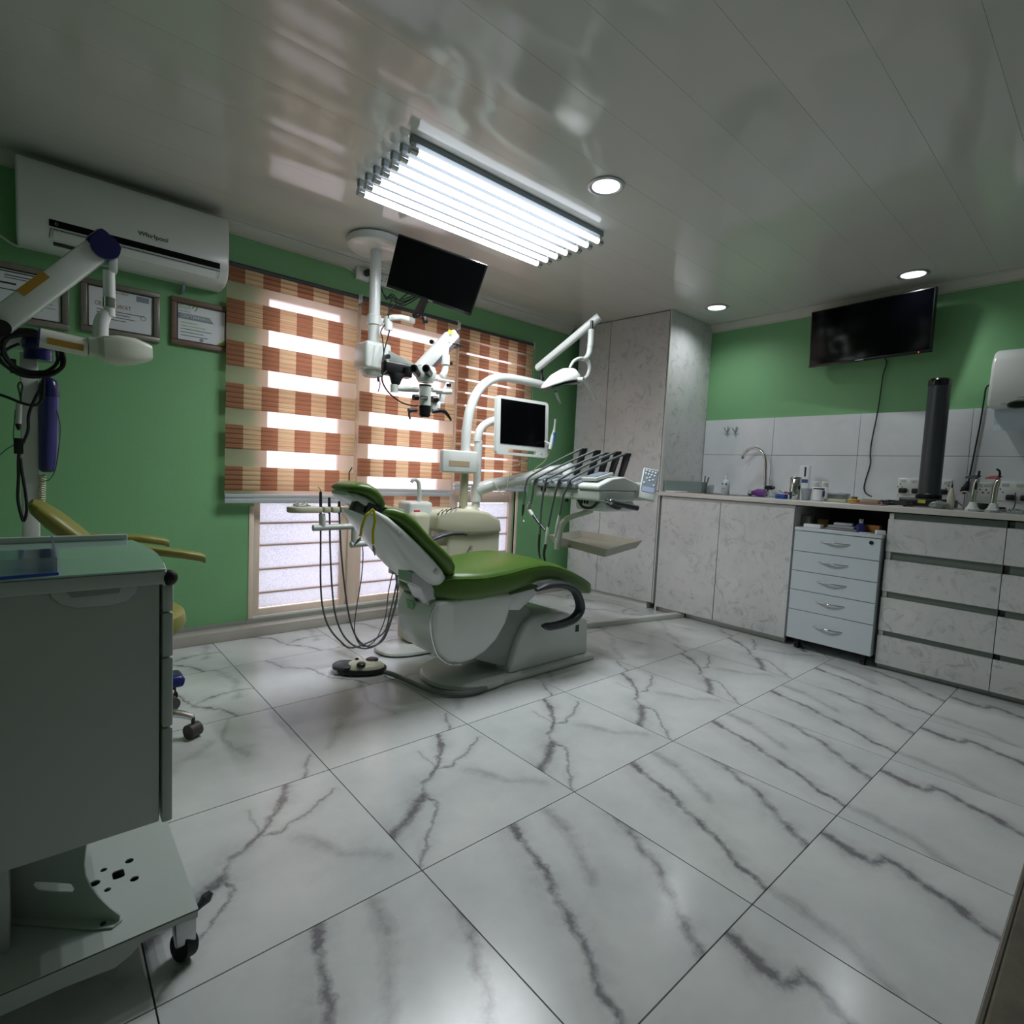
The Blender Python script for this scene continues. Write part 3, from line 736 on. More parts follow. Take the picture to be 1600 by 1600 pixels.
# assistant tray and its hoses
YA = 2.66
def A_(x, y): return at(x, y, Y=YA)
b = B(); a, c, e = A_(487, 825), A_(562, 823), A_(553, 850)
b.tube([A_(489, 825), A_(560, 822)], .016).tube([A_(504, 822), A_(503, 803)], .016, 14).tube([A_(554, 824), A_(553, 850)], .017).tube([A_(548, 851), A_(605, 846), V((1.64, 2.76, .66))], .017, 14)
obj('assistant_arm', b, grey_white, unit)
# tray plate with rounded left end
a, c = A_(452, 796), A_(544, 796); za, zc = a.z-.018, a.z+.012
pr = [(a.x+.035-.035*math.cos(t), YA-.0+.05-.05*math.sin(t)-.0) for t in [math.pi*k/8 - math.pi/2 for k in range(9)]]
def arc(cx, cy, r, t0, t1, n=8): return [(cx+r*math.cos(t0+(t1-t0)*k/n), cy+r*math.sin(t0+(t1-t0)*k/n)) for k in range(n+1)]
out = arc(a.x+.05, YA+.03, .05, math.pi*1.5, math.pi*.5) + [(A_(502, 796).x, YA+.08), (A_(502, 796).x, YA-.02)]
b = B(); b.prism([(x, y, za) for x, y in out], (0, 0, zc-za), .006)
obj('assistant_tray', b, cream_plastic, unit)
for x0, x1 in ((505, 515), (518, 529), (532, 543)):
    obj('instrument_holder', B().box((A_(x0, 796).x, YA-.02, za), (A_(x1, 796).x, YA+.05, zc), .005), cream_plastic, unit)
for i, (hx, pts) in enumerate(((500, ((501, 805), (501, 860), (501, 910), (504, 948), (513, 978), (530, 1000), (552, 1012))), (515, ((515, 803), (516, 860), (519, 920), (524, 960), (535, 990), (552, 1008), (575, 1013))),
                             (530, ((530, 800), (533, 860), (539, 920), (546, 965), (555, 992), (566, 1006), (580, 1010))), (565, ((563, 842), (567, 862), (565, 900), (557, 950), (554, 985), (560, 1004), (572, 1010))))):
    up = [((598, 990), (610, 955), (619, 915), (622, 893)), ((596, 1000), (612, 965), (622, 920), (625, 893)), ((600, 998), (614, 960), (621, 930), (618, 893)), ((588, 998), (602, 965), (607, 925), (614, 893))][i]
    q = [A_(*p) for p in pts] + [at(x, y, Y=YA+.0) for x, y in up]
    obj('hose', B().tube(q, .0048 if i < 3 else .003, 8, smooth=5), hose_grey, unit)
for px, y0, y1 in ((501, 768, 803), (514.5, 777, 803), (530, 783, 803)):
    t = obj('suction_tip', B().tube([A_(px, y1), A_(px, (y0+y1)/2), A_(px, y0)], [.006, .0075, .0065], 10), dark_steel, unit)
    if px == 501: obj('nozzle', B().tube([A_(501, 769), A_(500, 764), A_(497, 761)], .002, 6, smooth=3), steel, t)
b = B(); a, c = at(609, 896, Y=2.70), at(628, 868, Y=2.70)
obj('hose_box', b.box((a.x, 2.66, a.z), (c.x+.02, 2.72, c.z), .004), beige_plastic, unit)
a = A_(462, 790)
r = thing('plastic_pouch', 'crumpled clear plastic pouch lying on the assistant tray', 'pouch', (a.x, YA+.02, zc))
obj('film', B().loft([((a.x+.06*k, YA+.02, zc+.004), (0, 1, 0), (0, 0, 1), .03*(1-abs(k-.5)*.8), .012+.01*math.sin(k*9), .003) for k in [i/8*1.3 for i in range(9)]], 12, 2), clear_plastic, r)
r = thing('hand_mirror', 'thin black dental mirror standing up behind the headrest', 'mirror', A_(545, 800))
obj('handle', B().tube([A_(546, 802), A_(545.5, 745), A_(546, 738), A_(549, 732)], .003, 8, smooth=3), black_plastic, r)
obj('mirror_disc', B().cyl(A_(549, 732), A_(550, 731), .006), chrome, r)

# ------------------------------------------------------------------ patient monitor on the pole
def plate2d(outer, holes, th):
    cu = bpy.data.curves.new('t', 'CURVE'); cu.dimensions = '2D'; cu.fill_mode = 'BOTH'; cu.extrude = th/2
    for ring in [outer]+list(holes):
        sp = cu.splines.new('POLY'); sp.points.add(len(ring)-1); sp.use_cyclic_u = True
        for p, q in zip(sp.points, ring): p.co = (q[0], q[1], 0, 1)
    o = bpy.data.objects.new('t', cu); COL.objects.link(o); bpy.context.view_layer.update()
    me = bpy.data.meshes.new_from_object(o.evaluated_get(bpy.context.evaluated_depsgraph_get())); bpy.data.objects.remove(o)
    bm = bmesh.new(); bm.from_mesh(me); bpy.data.meshes.remove(me); return bm
def rrect(x0, y0, x1, y1, r, n=5):
    o = []
    for cx, cy, t in ((x1-r, y0+r, -.5), (x1-r, y1-r, 0), (x0+r, y1-r, .5), (x0+r, y0+r, 1)): o += arc(cx, cy, r, math.pi*t, math.pi*(t+.5), n)
    return o
def place(bm, o, x, y):
    x, y = V(x).normalized(), V(y).normalized(); m = Matrix((x, y, x.cross(y))).transposed().to_4x4(); m.translation = V(o)
    bmesh.ops.transform(bm, matrix=m, verts=bm.verts[:]); return bm
TL, TR, BL, BR = at(780, 617, Y=2.62), at(860, 630, Y=2.58), at(775, 709, Y=2.60), at(851, 717, Y=2.56)
mx = (TR-TL).normalized(); my = ((TL-BL)-mx*(TL-BL).dot(mx)).normalized(); mn = mx.cross(my)
mw, mh = (TR-TL).length, (TL-BL).length
mon = thing('patient_monitor', 'white framed patient monitor with a handle slot, mounted on the second unit pole', 'monitor', (TL+BR)/2)
b = B(); b.bm.free(); b.bm = plate2d(rrect(0, 0, mw, mh, .025), [rrect(mw*.22, mh*.045, mw*.78, mh*.105, .010)], .028)
place(b.bm, BL-mn*.014, mx, my); obj('bezel', b, white_plastic, mon)
b = B(); b.obox(BL+mx*mw*.5+my*mh*.565+mn*.0015, mx, my, mn, mw*.86, mh*.76, .002); obj('screen', b, screen_black, mon, smooth=False)
b = B(); b.obox(BL+mx*mw*.5+my*mh*.6-mn*.045, mx, my, mn, mw*.6, mh*.5, .04, .01); b.tube([q2[-1]-V((.01, 0, 0)), q2[-1]+V((.05, -.06, .0)), BL+mx*mw*.5+my*mh*.55-mn*.06], .022, 14, smooth=3); obj('back_cover', b, white_plastic, mon)
b = B(); b.lathe(BL+mx*mw*.87+my*mh*.075, [(.006, 0), (.006, .002), (.004, .003)], 12, mn); obj('power_button', b, grey_white, mon)
b = B(); b.tube([BL+mx*.18+my*.02-mn*.03, BL+mx*.2-my*.05-mn*.02, BL+mx*.13-my*.08-mn*.02, BL+mx*.1-my*.25-mn*.04, V((2.20, 2.70, .99))], .003, 6, smooth=5); obj('cable', b, beige_plastic, mon)
# intraoral camera
a, c, e = at(868, 655, Y=2.46), at(864, 683, Y=2.46), at(859, 702, Y=2.46)
r = thing('intraoral_camera', 'slim white and blue intraoral camera hanging beside the patient monitor', 'camera', e)
obj('body', B().tube([a, at(867, 664, Y=2.46), at(866, 672, Y=2.46), c, e], [.008, .007, .008, .016, .011], 14, smooth=3), white_plastic, r)
obj('grip', B().tube([at(866.5, 676, Y=2.452), at(864.5, 694, Y=2.448)], .0105, 12), pm('camera_blue', '#3a6fa0', .4), r)
obj('holder', B().tube([at(852, 690, Y=2.56), at(859, 694, Y=2.48)], .007, 10), white_plastic, r)
obj('cable', B().tube([e, at(857, 710, Y=2.47), at(850, 722, Y=2.5), at(838, 731, Y=2.56), at(829, 742, Y=2.6)], .003, 8, smooth=4), beige_plastic, r)

# ------------------------------------------------------------------ operating light
PE = q[-1]
lp = [at(x, y, Y=PY) for x, y in ((838, 599), (855, 603))]
PE = lp[1]
s0 = at(842, 597, Y=2.80); s1 = at(842, 570, Y=2.80)
lt = thing('operating_light', 'white dental operating light on a slanting spring arm above the delivery unit', 'lamp', s0)
E0, E1 = at(839, 576, Y=2.80), at(937, 495, Y=2.38)
dr = (E1-E0).normalized(); sx = dr.cross(V((0, 0, 1))).normalized(); sz = sx.cross(dr)
obj('spring_arm', B().loft([(E0-dr*.005, sx, sz, .016, .014, .014), (E0+dr*.01, sx, sz, .022, .026, .022), (E0.lerp(E1, .5), sx, sz, .024, .026, .024), (E1-dr*.02, sx, sz, .026, .030, .024), (E1, sx, sz, .022, .026, .020)], 18, 2.6), white_plastic, lt)
b = B(); b.cyl(at(845, 603, Y=2.8), at(846, 589, Y=2.8), .019).cyl(at(846, 590, Y=2.8), at(847, 575, Y=2.8), .010); obj('arm_pin', b, dark_steel, lt)
K = 2.38
b = B(); b.cyl(at(925, 501, Y=K), at(924, 517, Y=K), .010); obj('drop_pin', b, dark_steel, lt)
b = B(); b.tube([at(924, 515, Y=K), at(923, 535, Y=K), at(922, 542, Y=K)], .020, 16); b.tube([at(922, 542, Y=K), at(921, 550, Y=K), at(917, 558, Y=K), at(910, 562, Y=K)], [.019, .019, .016, .013], 14, smooth=4); obj('drop_tube', b, grey_white, lt)
# yoke ring
q = [at(x, y, Y=K-.0) for x, y in ((890, 575), (897, 564), (908, 560), (918, 564), (921, 575), (917, 588), (907, 595))]
obj('yoke', B().tube(q, [.008, .010, .012, .013, .013, .012, .010], 12, smooth=4), grey_white, lt)
# head: dome shell over dark reflector
hx = (at(903, 605, Y=2.30)-at(852, 607, Y=2.40)); hc0 = at(852, 605, Y=2.38); hc1 = at(901, 600, Y=2.32)
da = (hc1-hc0).normalized(); up = V((0, 0, 1)); up = (up-da*up.dot(da)).normalized(); sd = da.cross(up)
Lh = (hc1-hc0).length
secs = [(0, .04, .003, .003, 0), (.04, .07, .016, .010, .004), (.15, .095, .034, .014, .010), (.35, .115, .060, .014, .018), (.6, .12, .078, .014, .022), (.82, .105, .076, .012, .022), (.95, .075, .056, .008, .018), (1.02, .03, .02, .004, .012)]
obj('lamp_head', B().loft([(hc0+da*Lh*t+up*h, sd, up, w, tp, bt) for t, w, tp, bt, h in secs], 28, 2.2), white_plastic, lt)
obj('reflector', B().loft([(hc0+da*Lh*t+up*(h-bt-.003), sd, up, w*.93, .006, .010) for t, w, tp, bt, h in secs[1:-1]], 24, 2.4), pm('reflector_dark', '#4a5054', .15, .6), lt)
b = B(); a = at(903, 592, Y=2.25); b.cyl(at(896, 593, Y=2.27), at(912, 593, Y=2.20), .014); b.loft([(at(x, y, Y=2.22), sd, dr, w, .006, .006) for x, y, w in ((909, 592, .014), (917, 600, .018), (925, 612, .017), (931, 625, .010))], 12, 2.4)
obj('handle', b, grey_white, lt)
b = B(); b.tube([at(868, 612, Y=2.42), at(872, 622, Y=2.44), at(876, 630, Y=2.45)], [.008, .008, .004], 10); obj('handle', b, grey_white, lt)

# ------------------------------------------------------------------ delivery unit
du = thing('delivery_unit', 'grey white delivery unit with five hoses over the foot of the chair', 'delivery unit', (2.4, 2.1, .92))
bx0, bx1, by0, by1 = 2.25, 2.56, 1.86, 2.36
b = B(); b.box((bx0, by0, .925), (bx1, by1, .985), .012, 3); obj('lower_body', b, grey_white, du)
b = B(); b.prism([(bx0-.02, by0+.16, .985), (bx0-.02, by0+.16, 1.015), (bx0+.06, by0+.16, 1.035), (bx1, by0+.16, 1.045), (bx1, by0+.16, .985)], (0, .36, 0), .006); obj('hose_deck', b, pm('deck_grey', '#8e9499', .4), du)
b = B()
for k in range(5): b.tube([(bx0-.022, by0+.21+.065*k, 1.012), (bx0+.05, by0+.21+.065*k, 1.037), (bx1-.08, by0+.21+.065*k, 1.047)], .014, 10)
obj('hose_channel', b, MATS['deck_grey'], du)
b = B(); b.prism([(bx0-.01, by0, .985), (bx0-.01, by0, 1.01), (bx0+.10, by0, 1.05), (bx0+.20, by0, 1.062), (bx1+.02, by0, 1.03), (bx1+.02, by0, .985)], (0, .155, 0), .01, 3); obj('control_body', b, white_plastic, du)
b = B(); a = at(928, 738, Y=1.98); b.obox((bx0+.09, 1.96, 1.058), (1, 0, .25), (0, 1, 0), (-.25, 0, 1), .15, .11, .018, .005); tb = obj('display_pod', b, grey_white, du)
obj('display', B().obox((bx0+.086, 1.96, 1.0685), (1, 0, .25), (0, 1, 0), (-.25, 0, 1), .12, .08, .002), pm('display_grey', '#8b97a5', .2), tb, smooth=False)
b = B(); b.box((bx1, by0-.0, .93), (bx1+.16, by0+.12, 1.035), .02, 3); obj('panel_mount', b, grey_white, du)
obj('corner_socket', B().box((bx0-.003, 2.27, .955), (bx0+.004, 2.31, .978), .001, 1), black_plastic, du)
b = B()
for (yy, x) in ((2.13, 2.29), (2.15, 2.30), (2.02, 2.29), (2.0, 2.29), (1.98, 2.29)): b.cyl((x, yy, .905), (x, yy, .927), .006)
obj('underside_plug', b, black_plastic, du, kind='stuff')
b = B(); b.tube([(2.30, 2.06, .925), (2.30, 2.02, .885), (2.32, 1.97, .885), (2.34, 1.94, .925)], .008, 8, smooth=4).tube([(2.36, 1.90, .92), (2.40, 1.87, .895), (2.45, 1.88, .895), (2.48, 1.92, .925)], .013, 10, smooth=4); obj('looped_hose', b, dark_grey, du)
# doctor handle
a, c = at(957, 785, Y=1.83), at(996, 794, Y=1.78)
b = B(); b.cyl(a, c, .015); hnd = obj('grip_handle', b, dark_grey, du)
obj('handle_joint', B().sph(at(955, 784, Y=1.84), .018).cyl(at(945, 782, Y=1.87), at(956, 784, Y=1.84), .012), steel, hnd)
# arm connection and support under it
b = B(); c = at(888, 733, Y=2.42); b.tube([c, V((2.52, 2.35, 1.00)), V((2.50, 2.28, .965))], .035, 16, smooth=4); b.box((2.34, 1.90, .865), (2.62, 2.12, .925), .02, 3); obj('under_support', b, white_plastic, du)
# hoses & holders
HY = [2.33, 2.20, 2.06, 1.96, 1.86]
hp = [(912, 703), (933, 706), (948, 710), (965, 708), (980, 711)]
low = [[(822, 755), (819, 775), (818, 790)], [(835, 752), (832, 772), (829, 788)], [(853, 752), (846, 790), (844, 825), (843, 835)], [(872, 755), (864, 785), (858, 815), (856, 825)], [(889, 756), (880, 775), (876, 795), (874, 805)]]
topx = [(830, 745), (845, 746), (862, 748), (880, 748), (896, 750)]
for i, (px, py) in enumerate(hp):
    X = 2.50; p = at(px, py, X=2.46+.03*i)
    q0 = at(px-12, py+40, X=2.50+.03*i)
    if q0.z < 1.04: q0.z = 1.04
    dr2 = (p-q0).normalized()
    hld = obj('instrument_holder', B().loft([(q0, (0, 1, 0), dr2.cross(V((0, 1, 0))), .018, .016, .016), (q0.lerp(p, .5), (0, 1, 0), dr2.cross(V((0, 1, 0))), .022, .014, .014), (p, (0, 1, 0), dr2.cross(V((0, 1, 0))), .026, .012, .012), (p+dr2*.01, (0, 1, 0), dr2.cross(V((0, 1, 0))), .022, .010, .010)], 14, 3), black_plastic, du, label='black instrument holder')
    X1 = bx0-.03
    t = at(*topx[i], X=X1+.02); t.z = max(t.z, 1.045)
    mid = p.lerp(t, .45) + V((0, 0, .012))
    L_ = [at(x, y, X=X1) for x, y in low[i]]
    obj('hose', B().tube([p+V((-.02, 0, .005)), mid, t]+L_, .0068, 10, smooth=5), hose_grey, du)
HB = bx0-.03
def tipq(pts, rr, name, mat, par=du): return obj(name, B().tube([at(x, y, X=HB) for x, y in pts], rr, 10, smooth=3), mat, par)
tipq([(818, 788), (817, 800), (816, 806)], [.009, .008, .004], 'syringe', dark_steel); tipq([(816, 805), (817, 812), (819, 815)], .002, 'syringe_tip', steel)
h = tipq([(829, 786), (827, 793), (825, 800)], [.014, .018, .012], 'motor_head', steel); tipq([(833, 804), (842, 817), (852, 829)], [.009, .008, .006], 'contra_angle', dark_steel)
tipq([(827, 797), (833, 806)], [.014, .012], 'motor_body', grey_white)
tipq([(843, 835), (842, 855), (843, 868), (845, 872)], [.008, .007, .006, .005], 'handpiece', dark_steel)
tipq([(856, 823), (855, 835), (853, 850)], [.008, .011, .009], 'handpiece_coupling', grey_white); tipq([(853, 850), (850, 865), (852, 878), (853, 880)], [.009, .008, .006, .003], 'handpiece', dark_steel)
tipq([(874, 803), (871, 820), (867, 840)], [.006, .010, .006], 'scaler_handle', grey_white)
# foot-side key panel
KP = thing('key_panel', 'tilted key pad with round buttons at the right end of the delivery unit', 'control panel', (2.68, 1.85, .95))
kTL, kTR, kBL, kBR = at(1012, 731, Y=1.86), at(1037, 736, Y=1.79), at(997, 777, Y=1.84), at(1020, 785, Y=1.77)
kx = (kTR-kTL).normalized(); ky = ((kTL-kBL)-kx*(kTL-kBL).dot(kx)).normalized(); kn = kx.cross(ky); kw, kh = (kTR-kTL).length, (kTL-kBL).length
b = B(); b.obox(kBL+kx*kw/2+ky*kh/2-kn*.014, kx, ky, kn, kw, kh, .028, .008); obj('housing', b, grey_white, KP)
b = B(); b.obox(kBL+kx*kw/2+ky*kh*.60+kn*.0008, kx, ky, kn, kw*.86, kh*.70, .002); obj('key_plate', b, pm('key_plate_grey', '#87929c', .3), KP, smooth=False)
b = B(); b.obox(kBL+kx*kw/2+ky*kh*.30+kn*.002, kx, ky, kn, kw*.74, kh*.16, .002); obj('small_display', b, pm('display_pale', '#a9b6d0', .15), KP, smooth=False)
keys = [(.22, .90), (.41, .89), (.6, .88), (.79, .87), (.2, .80), (.38, .79), (.57, .78), (.76, .77), (.5, .69), (.32, .65), (.7, .63), (.5, .59), (.2, .50), (.8, .46)]
for u, v in keys: obj('button', B().lathe(kBL+kx*kw*u+ky*kh*v+kn*.002, [(.0055, -.001), (.0055, .002), (.0035, .003)], 12, kn), paper, KP)
# instrument tray on a curved bracket
tr = thing('instrument_tray', 'empty beige instrument tray on a curved bracket below the delivery unit', 'tray', (2.65, 2.2, .62))
cr = [at(857, 843, Z=.635), at(906, 835, Z=.635), at(1004, 851, Z=.635), at(948, 867, Z=.635)]
cen = sum(cr, V((0, 0, 0)))/4
b = B(); bm = b.bm
o1 = [bm.verts.new(p+V((0, 0, .03))) for p in cr]; o0 = [bm.verts.new(cen+(p-cen)*.88+V((0, 0, -.022))) for p in cr]
i1 = [bm.verts.new(cen+(p-cen)*.975+V((0, 0, .03))) for p in cr]; i0 = [bm.verts.new(cen+(p-cen)*.85+V((0, 0, -.017))) for p in cr]
for a, c in ((o0, o1), (o1, i1), (i1, i0)):
    for k in range(4): bm.faces.new((a[k], a[(k+1) % 4], c[(k+1) % 4], c[k]))
bm.faces.new(i0); bm.faces.new(o0[::-1]); obj('tray_pan', b, pm('tray_beige', '#a5a395', .4), tr, smooth=False)
q = [at(908, 803, X=2.36), at(897, 806, X=2.36), at(884, 812, X=2.36), at(876, 825, X=2.36), at(872, 845, X=2.36), at(870, 858, X=2.36)]
obj('bracket', B().tube([V((2.38, 2.02, .865)), q[0]], .016, 14).tube(q, [.014, .016, .018, .019, .020, .016], 14, smooth=4), grey_white, tr)
obj('tray_arm', B().beam(q[-1]+V((-.0, 0, .015)), cen+V((0, 0, -.027)), .05, .008, .002), beige_plastic, tr)

# ------------------------------------------------------------------ foot control
fc = thing('foot_control', 'round black and cream foot control lying on the floor before the chair', 'foot pedal', (1.25, 2.53, 0))
b = B(); b.loft([((1.25, 2.53, z), V((.85, -.5, 0)), V((.5, .85, 0)), w, d, d) for z, w, d in ((.003, .105, .068), (.010, .122, .08), (.022, .124, .082), (.03, .115, .076))], 32, 2.3); obj('base', b, black_plastic, fc)
b = B(); b.loft([((1.262, 2.523, z), V((.85, -.5, 0)), V((.5, .85, 0)), w, d, d) for z, w, d in ((.028, .098, .07), (.040, .092, .064), (.052, .07, .048), (.058, .045, .03))], 32, 2.3); obj('cover', b, cream_plastic, fc)
b = B(); b.loft([((1.178, 2.575, z), V((.85, -.5, 0)), V((.5, .85, 0)), w, d, d) for z, w, d in ((.026, .062, .06), (.040, .062, .06), (.046, .052, .05))], 28, 2.2); obj('pedal', b, dark_grey, fc)
for (x, y, r_) in ((1.225, 2.49, .022), (1.30, 2.52, .032), (1.235, 2.56, .010)): obj('foot_button', B().lathe((x, y, .046), [(r_, 0), (r_, .014), (r_*.7, .019)], 18), black_plastic, fc)
q = [at(x, y, Z=.018 if k < 8 else .058) for k, (x, y) in enumerate(((602, 1050), (620, 1056), (645, 1067), (675, 1079), (710, 1084), (745, 1080), (768, 1068), (778, 1050), (772, 1032), (755, 1016), (735, 1008)))]
obj('hose', B().tube(q, .012, 12, smooth=5), pm('floor_hose', '#77807c', .45), fc)

# ================================================================== SURGICAL MICROSCOPE
ms = thing('surgical_microscope', 'white ceiling mounted surgical microscope hanging in front of the blinds', 'microscope', (1.50, 3.0, CH))
mc = at(583, 397, Z=2.335); mc.z = 0
MP = V((mc.x-.02, mc.y-.08, 0)); PYm = MP.y
b = B(); b.lathe((MP.x, PYm, 0), [(.05, CH-.002), (.150, CH-.002), (.165, CH-.012), (.165, CH-.050), (.150, CH-.062), (.03, CH-.064)], 48); obj('ceiling_plate', b, white_plastic, ms)
zt = at(583, 500, Y=PYm).z; zb = at(583, 538, Y=PYm).z; z0 = at(583, 588, Y=PYm).z
b = B(); b.cyl((MP.x, PYm, CH-.063), (MP.x, PYm, zb-.01), .033, n=32); obj('pole', b, white_plastic, ms)
b = B(); b.lathe((MP.x, PYm, zt), [(.036, -.03), (.042, -.028), (.042, .025), (.036, .03)], 28); b.box((MP.x+.03, PYm-.02, zt-.02), (MP.x+.10, PYm+.02, zt+.02), .006); obj('collar', b, white_plastic, ms)
b = B(); b.box((MP.x-.088, PYm-.09, z0+.03), (MP.x+.075, PYm+.08, zb), .018, 3); b.loft([((MP.x-.005, PYm, z), (1, 0, 0), (0, 1, 0), w, w, w) for z, w in ((z0+.035, .07), (z0+.01, .06), (z0-.005, .045))], 20, 3); obj('hub_housing', b, grey_white, ms)
obj('knob', B().cyl(at(601, 558, Y=PYm-.09), at(607, 557, Y=PYm-.14), .014, n=16), black_plastic, ms)
# folding arms
YS = 2.62
s0 = V((MP.x+.05, PYm-.02, (zb+z0)/2+.02)); s1 = at(648, 577, Y=2.80)
b = B(); b.prism([s0+V((0, 0, .045)), s0+V((0, 0, -.04)), s1+V((0, 0, -.03)), s1+V((0, 0, .01))], (0, -.06, 0), .006); obj('swing_arm', b, grey_white, ms)
a, c = at(655, 577, Y=2.74), at(707, 522, Y=2.70)
d = (c-a).normalized(); n1 = d.cross(V((0, 1, 0))).normalized()
b = B(); b.obox((a+c)/2, d, (0, 1, 0), n1, (c-a).length, .10, .055, .008); obj('spring_arm', b, white_plastic, ms)
b = B(); b.obox((a+c)/2-n1*.036*(1 if n1.z > 0 else -1), d, (0, 1, 0), n1, (c-a).length*.94, .09, .026, .006); obj('arm_underside', b, pm('arm_purple_grey', '#5f5358', .4), ms)
p = at(703, 517, Y=2.645)
obj('warning_label', B().obox(at(704, 519, Y=2.648), (1, 0, -.2), (.2, 0, 1), (0, 1, 0), .03, .02, .002), pm('warning_yellow', '#c6d43a', .5), ms, label='small yellow warning label')
obj('knob', B().cyl(at(676, 535, Y=2.66), at(674, 534, Y=2.62), .012, n=14), black_plastic, ms)
b = B(); b.box(at(699, 532, Y=2.66), at(711, 546, Y=2.75), .01); obj('joint_cover', b, black_plastic, ms)
q = [at(x, y, Y=2.68) for x, y in ((697, 543), (696, 556), (696, 572), (694, 583), (690, 588))]
b = B(); b.tube(q, [.018, .018, .019, .020, .018], 16, smooth=3); b.cyl(at(696, 555, Y=2.68), at(696, 570, Y=2.68), .025); obj('drop_tube', b, white_plastic, ms)
obj('knob', B().cyl(at(701, 568, Y=2.68), at(706, 568, Y=2.66), .010, n=12), black_plastic, ms)
b = B(); b.box(at(684, 590, Y=2.66), at(702, 600, Y=2.72), .006); b.tube([at(700, 600, Y=2.66), at(694, 612, Y=2.64), at(692, 620, Y=2.64)], .013, 12, smooth=3); b.cyl(at(683, 612, Y=2.62), at(704, 612, Y=2.62), .016); b.beam(at(692, 614, Y=2.62), at(689, 630, Y=2.62), .02, .03, .004); b.cyl(at(680, 630, Y=2.62), at(692, 630, Y=2.62), .011); obj('suspension_bracket', b, white_plastic, ms)
obj('knob', B().cyl(at(699, 602, Y=2.63), at(703, 602, Y=2.61), .010, n=12), black_plastic, ms)
# optics body
YO = 2.60
def O_(x, y, d=0): return at(x, y, Y=YO+d)
b = B(); b.cyl(O_(664.5, 601), O_(664, 636), .033, .031, n=28); barrel = obj('optics_body', b, grey_white, ms)
b = B(); b.cyl(O_(664.5, 602), O_(664.5, 604), .0338, n=28); obj('ring', b, black_plastic, barrel)
b = B(); b.cyl(O_(664, 634), O_(663.5, 650), .033, .031, n=28).cyl(O_(663.5, 650), O_(663.5, 652), .026, n=28); obj('objective_ring', b, black_plastic, ms)
b = B(); b.sph(O_(665, 588), .045, (1.15, .9, .85)); b.loft([(O_(665, 598), (1, 0, 0), (0, 1, 0), .036, .034, .034), (O_(665, 592), (1, 0, 0), (0, 1, 0), .052, .04, .04), (O_(666, 580), (1, 0, 0), (0, 1, 0), .056, .042, .042), (O_(666, 573), (1, 0, 0), (0, 1, 0), .045, .035, .035)], 24, 2.8); obj('binocular_head', b, grey_white, ms)
for dx_ in (0, 19):
    e = obj('eyepiece', B().cyl(O_(652+dx_, 584, -.035), O_(646.5+dx_, 575.5, -.10), .019, .021, n=20), black_plastic, ms)
    obj('lens', B().cyl(O_(646.4+dx_, 575.4, -.101), O_(646.2+dx_, 575.2, -.104), .013, n=16), screen_black, e)
b = B()
for k in range(4): obj('plate_mark', B().box(O_(658.2+2.3*k, 622.6, -.0331), O_(659.8+2.3*k, 620.6, -.0336)), grey_ink, ms, smooth=False)
obj('name_plate', B().box(O_(656.5, 623.5, -.028), O_(668.5, 619.5, -.0332)), black_ink, ms, smooth=False)
# side arms on body
b = B(); b.cyl(O_(615, 607), O_(653, 609), .014).cyl(O_(675, 609), O_(690, 611), .013).cyl(O_(616, 601), O_(616, 613), .020); obj('side_tube', b, white_plastic, ms)
b = B(); b.cyl(O_(646, 621), O_(653, 621), .016).cyl(O_(675, 624), O_(683, 624), .018); obj('focus_knob', b, black_plastic, ms)
b = B(); b.box(O_(676, 628), O_(682, 646, .04), .004); obj('light_module', b, white_plastic, ms)
b = B(); b.tube([O_(651, 641), O_(643, 641), O_(638, 641)], .011, 12).tube([O_(640, 641), O_(639, 648), O_(641, 655)], [.006, .006, .005], 8); obj('handle', b, dark_grey, ms)
b = B(); b.tube([O_(676, 643), O_(686, 642)], .012, 12); b.tube([O_(684, 641), O_(694, 643), O_(700, 649), O_(705, 657)], [.012, .011, .009, .005], 12, smooth=4); obj('handle', b, black_plastic, ms)
# camera on top-left tube
cmb_ = thing('mounted_camera', 'black camera mounted on the left tube of the microscope', 'camera', O_(618, 600))
b = B(); b.box(O_(602, 584), O_(637, 572, .06), .012, 3); b.cyl(O_(636, 590), O_(636, 575), .024); obj('body', b, black_plastic, cmb_)
b = B(); b.loft([(O_(620, 583.5), (1, 0, 0), (0, 1, 0), .055, .03, .03), (O_(619, 590), (1, 0, 0), (0, 1, 0), .034, .03, .03), (O_(618, 601), (1, 0, 0), (0, 1, 0), .020, .02, .02)], 20, 2.2); obj('adapter', b, black_rubber, cmb_)
b = B(); q = [O_(604, 580), O_(598, 586), O_(597, 594), O_(602, 606), O_(612, 618), O_(628, 629), O_(645, 634), O_(653, 634)]
b.tube(q, .004, 8, smooth=5); b.tube([O_(601, 584), O_(596, 580, .05), O_(600, 550, .2), V((MP.x+.05, PYm-.10, zt-.05)), V((MP.x+.04, PYm-.05, zt)), V((MP.x+.12, PYm-.12, zt+.14)), V((MP.x+.2, PYm-.3, zt+.22))], .004, 8, smooth=5)
b.tube([O_(598, 588), O_(592, 590), O_(594, 600), O_(591, 612)], .0025, 6, smooth=4); b.sph(O_(591, 592), .010, (.6, .6, 1.6)); obj('cable', b, black_rubber, cmb_)

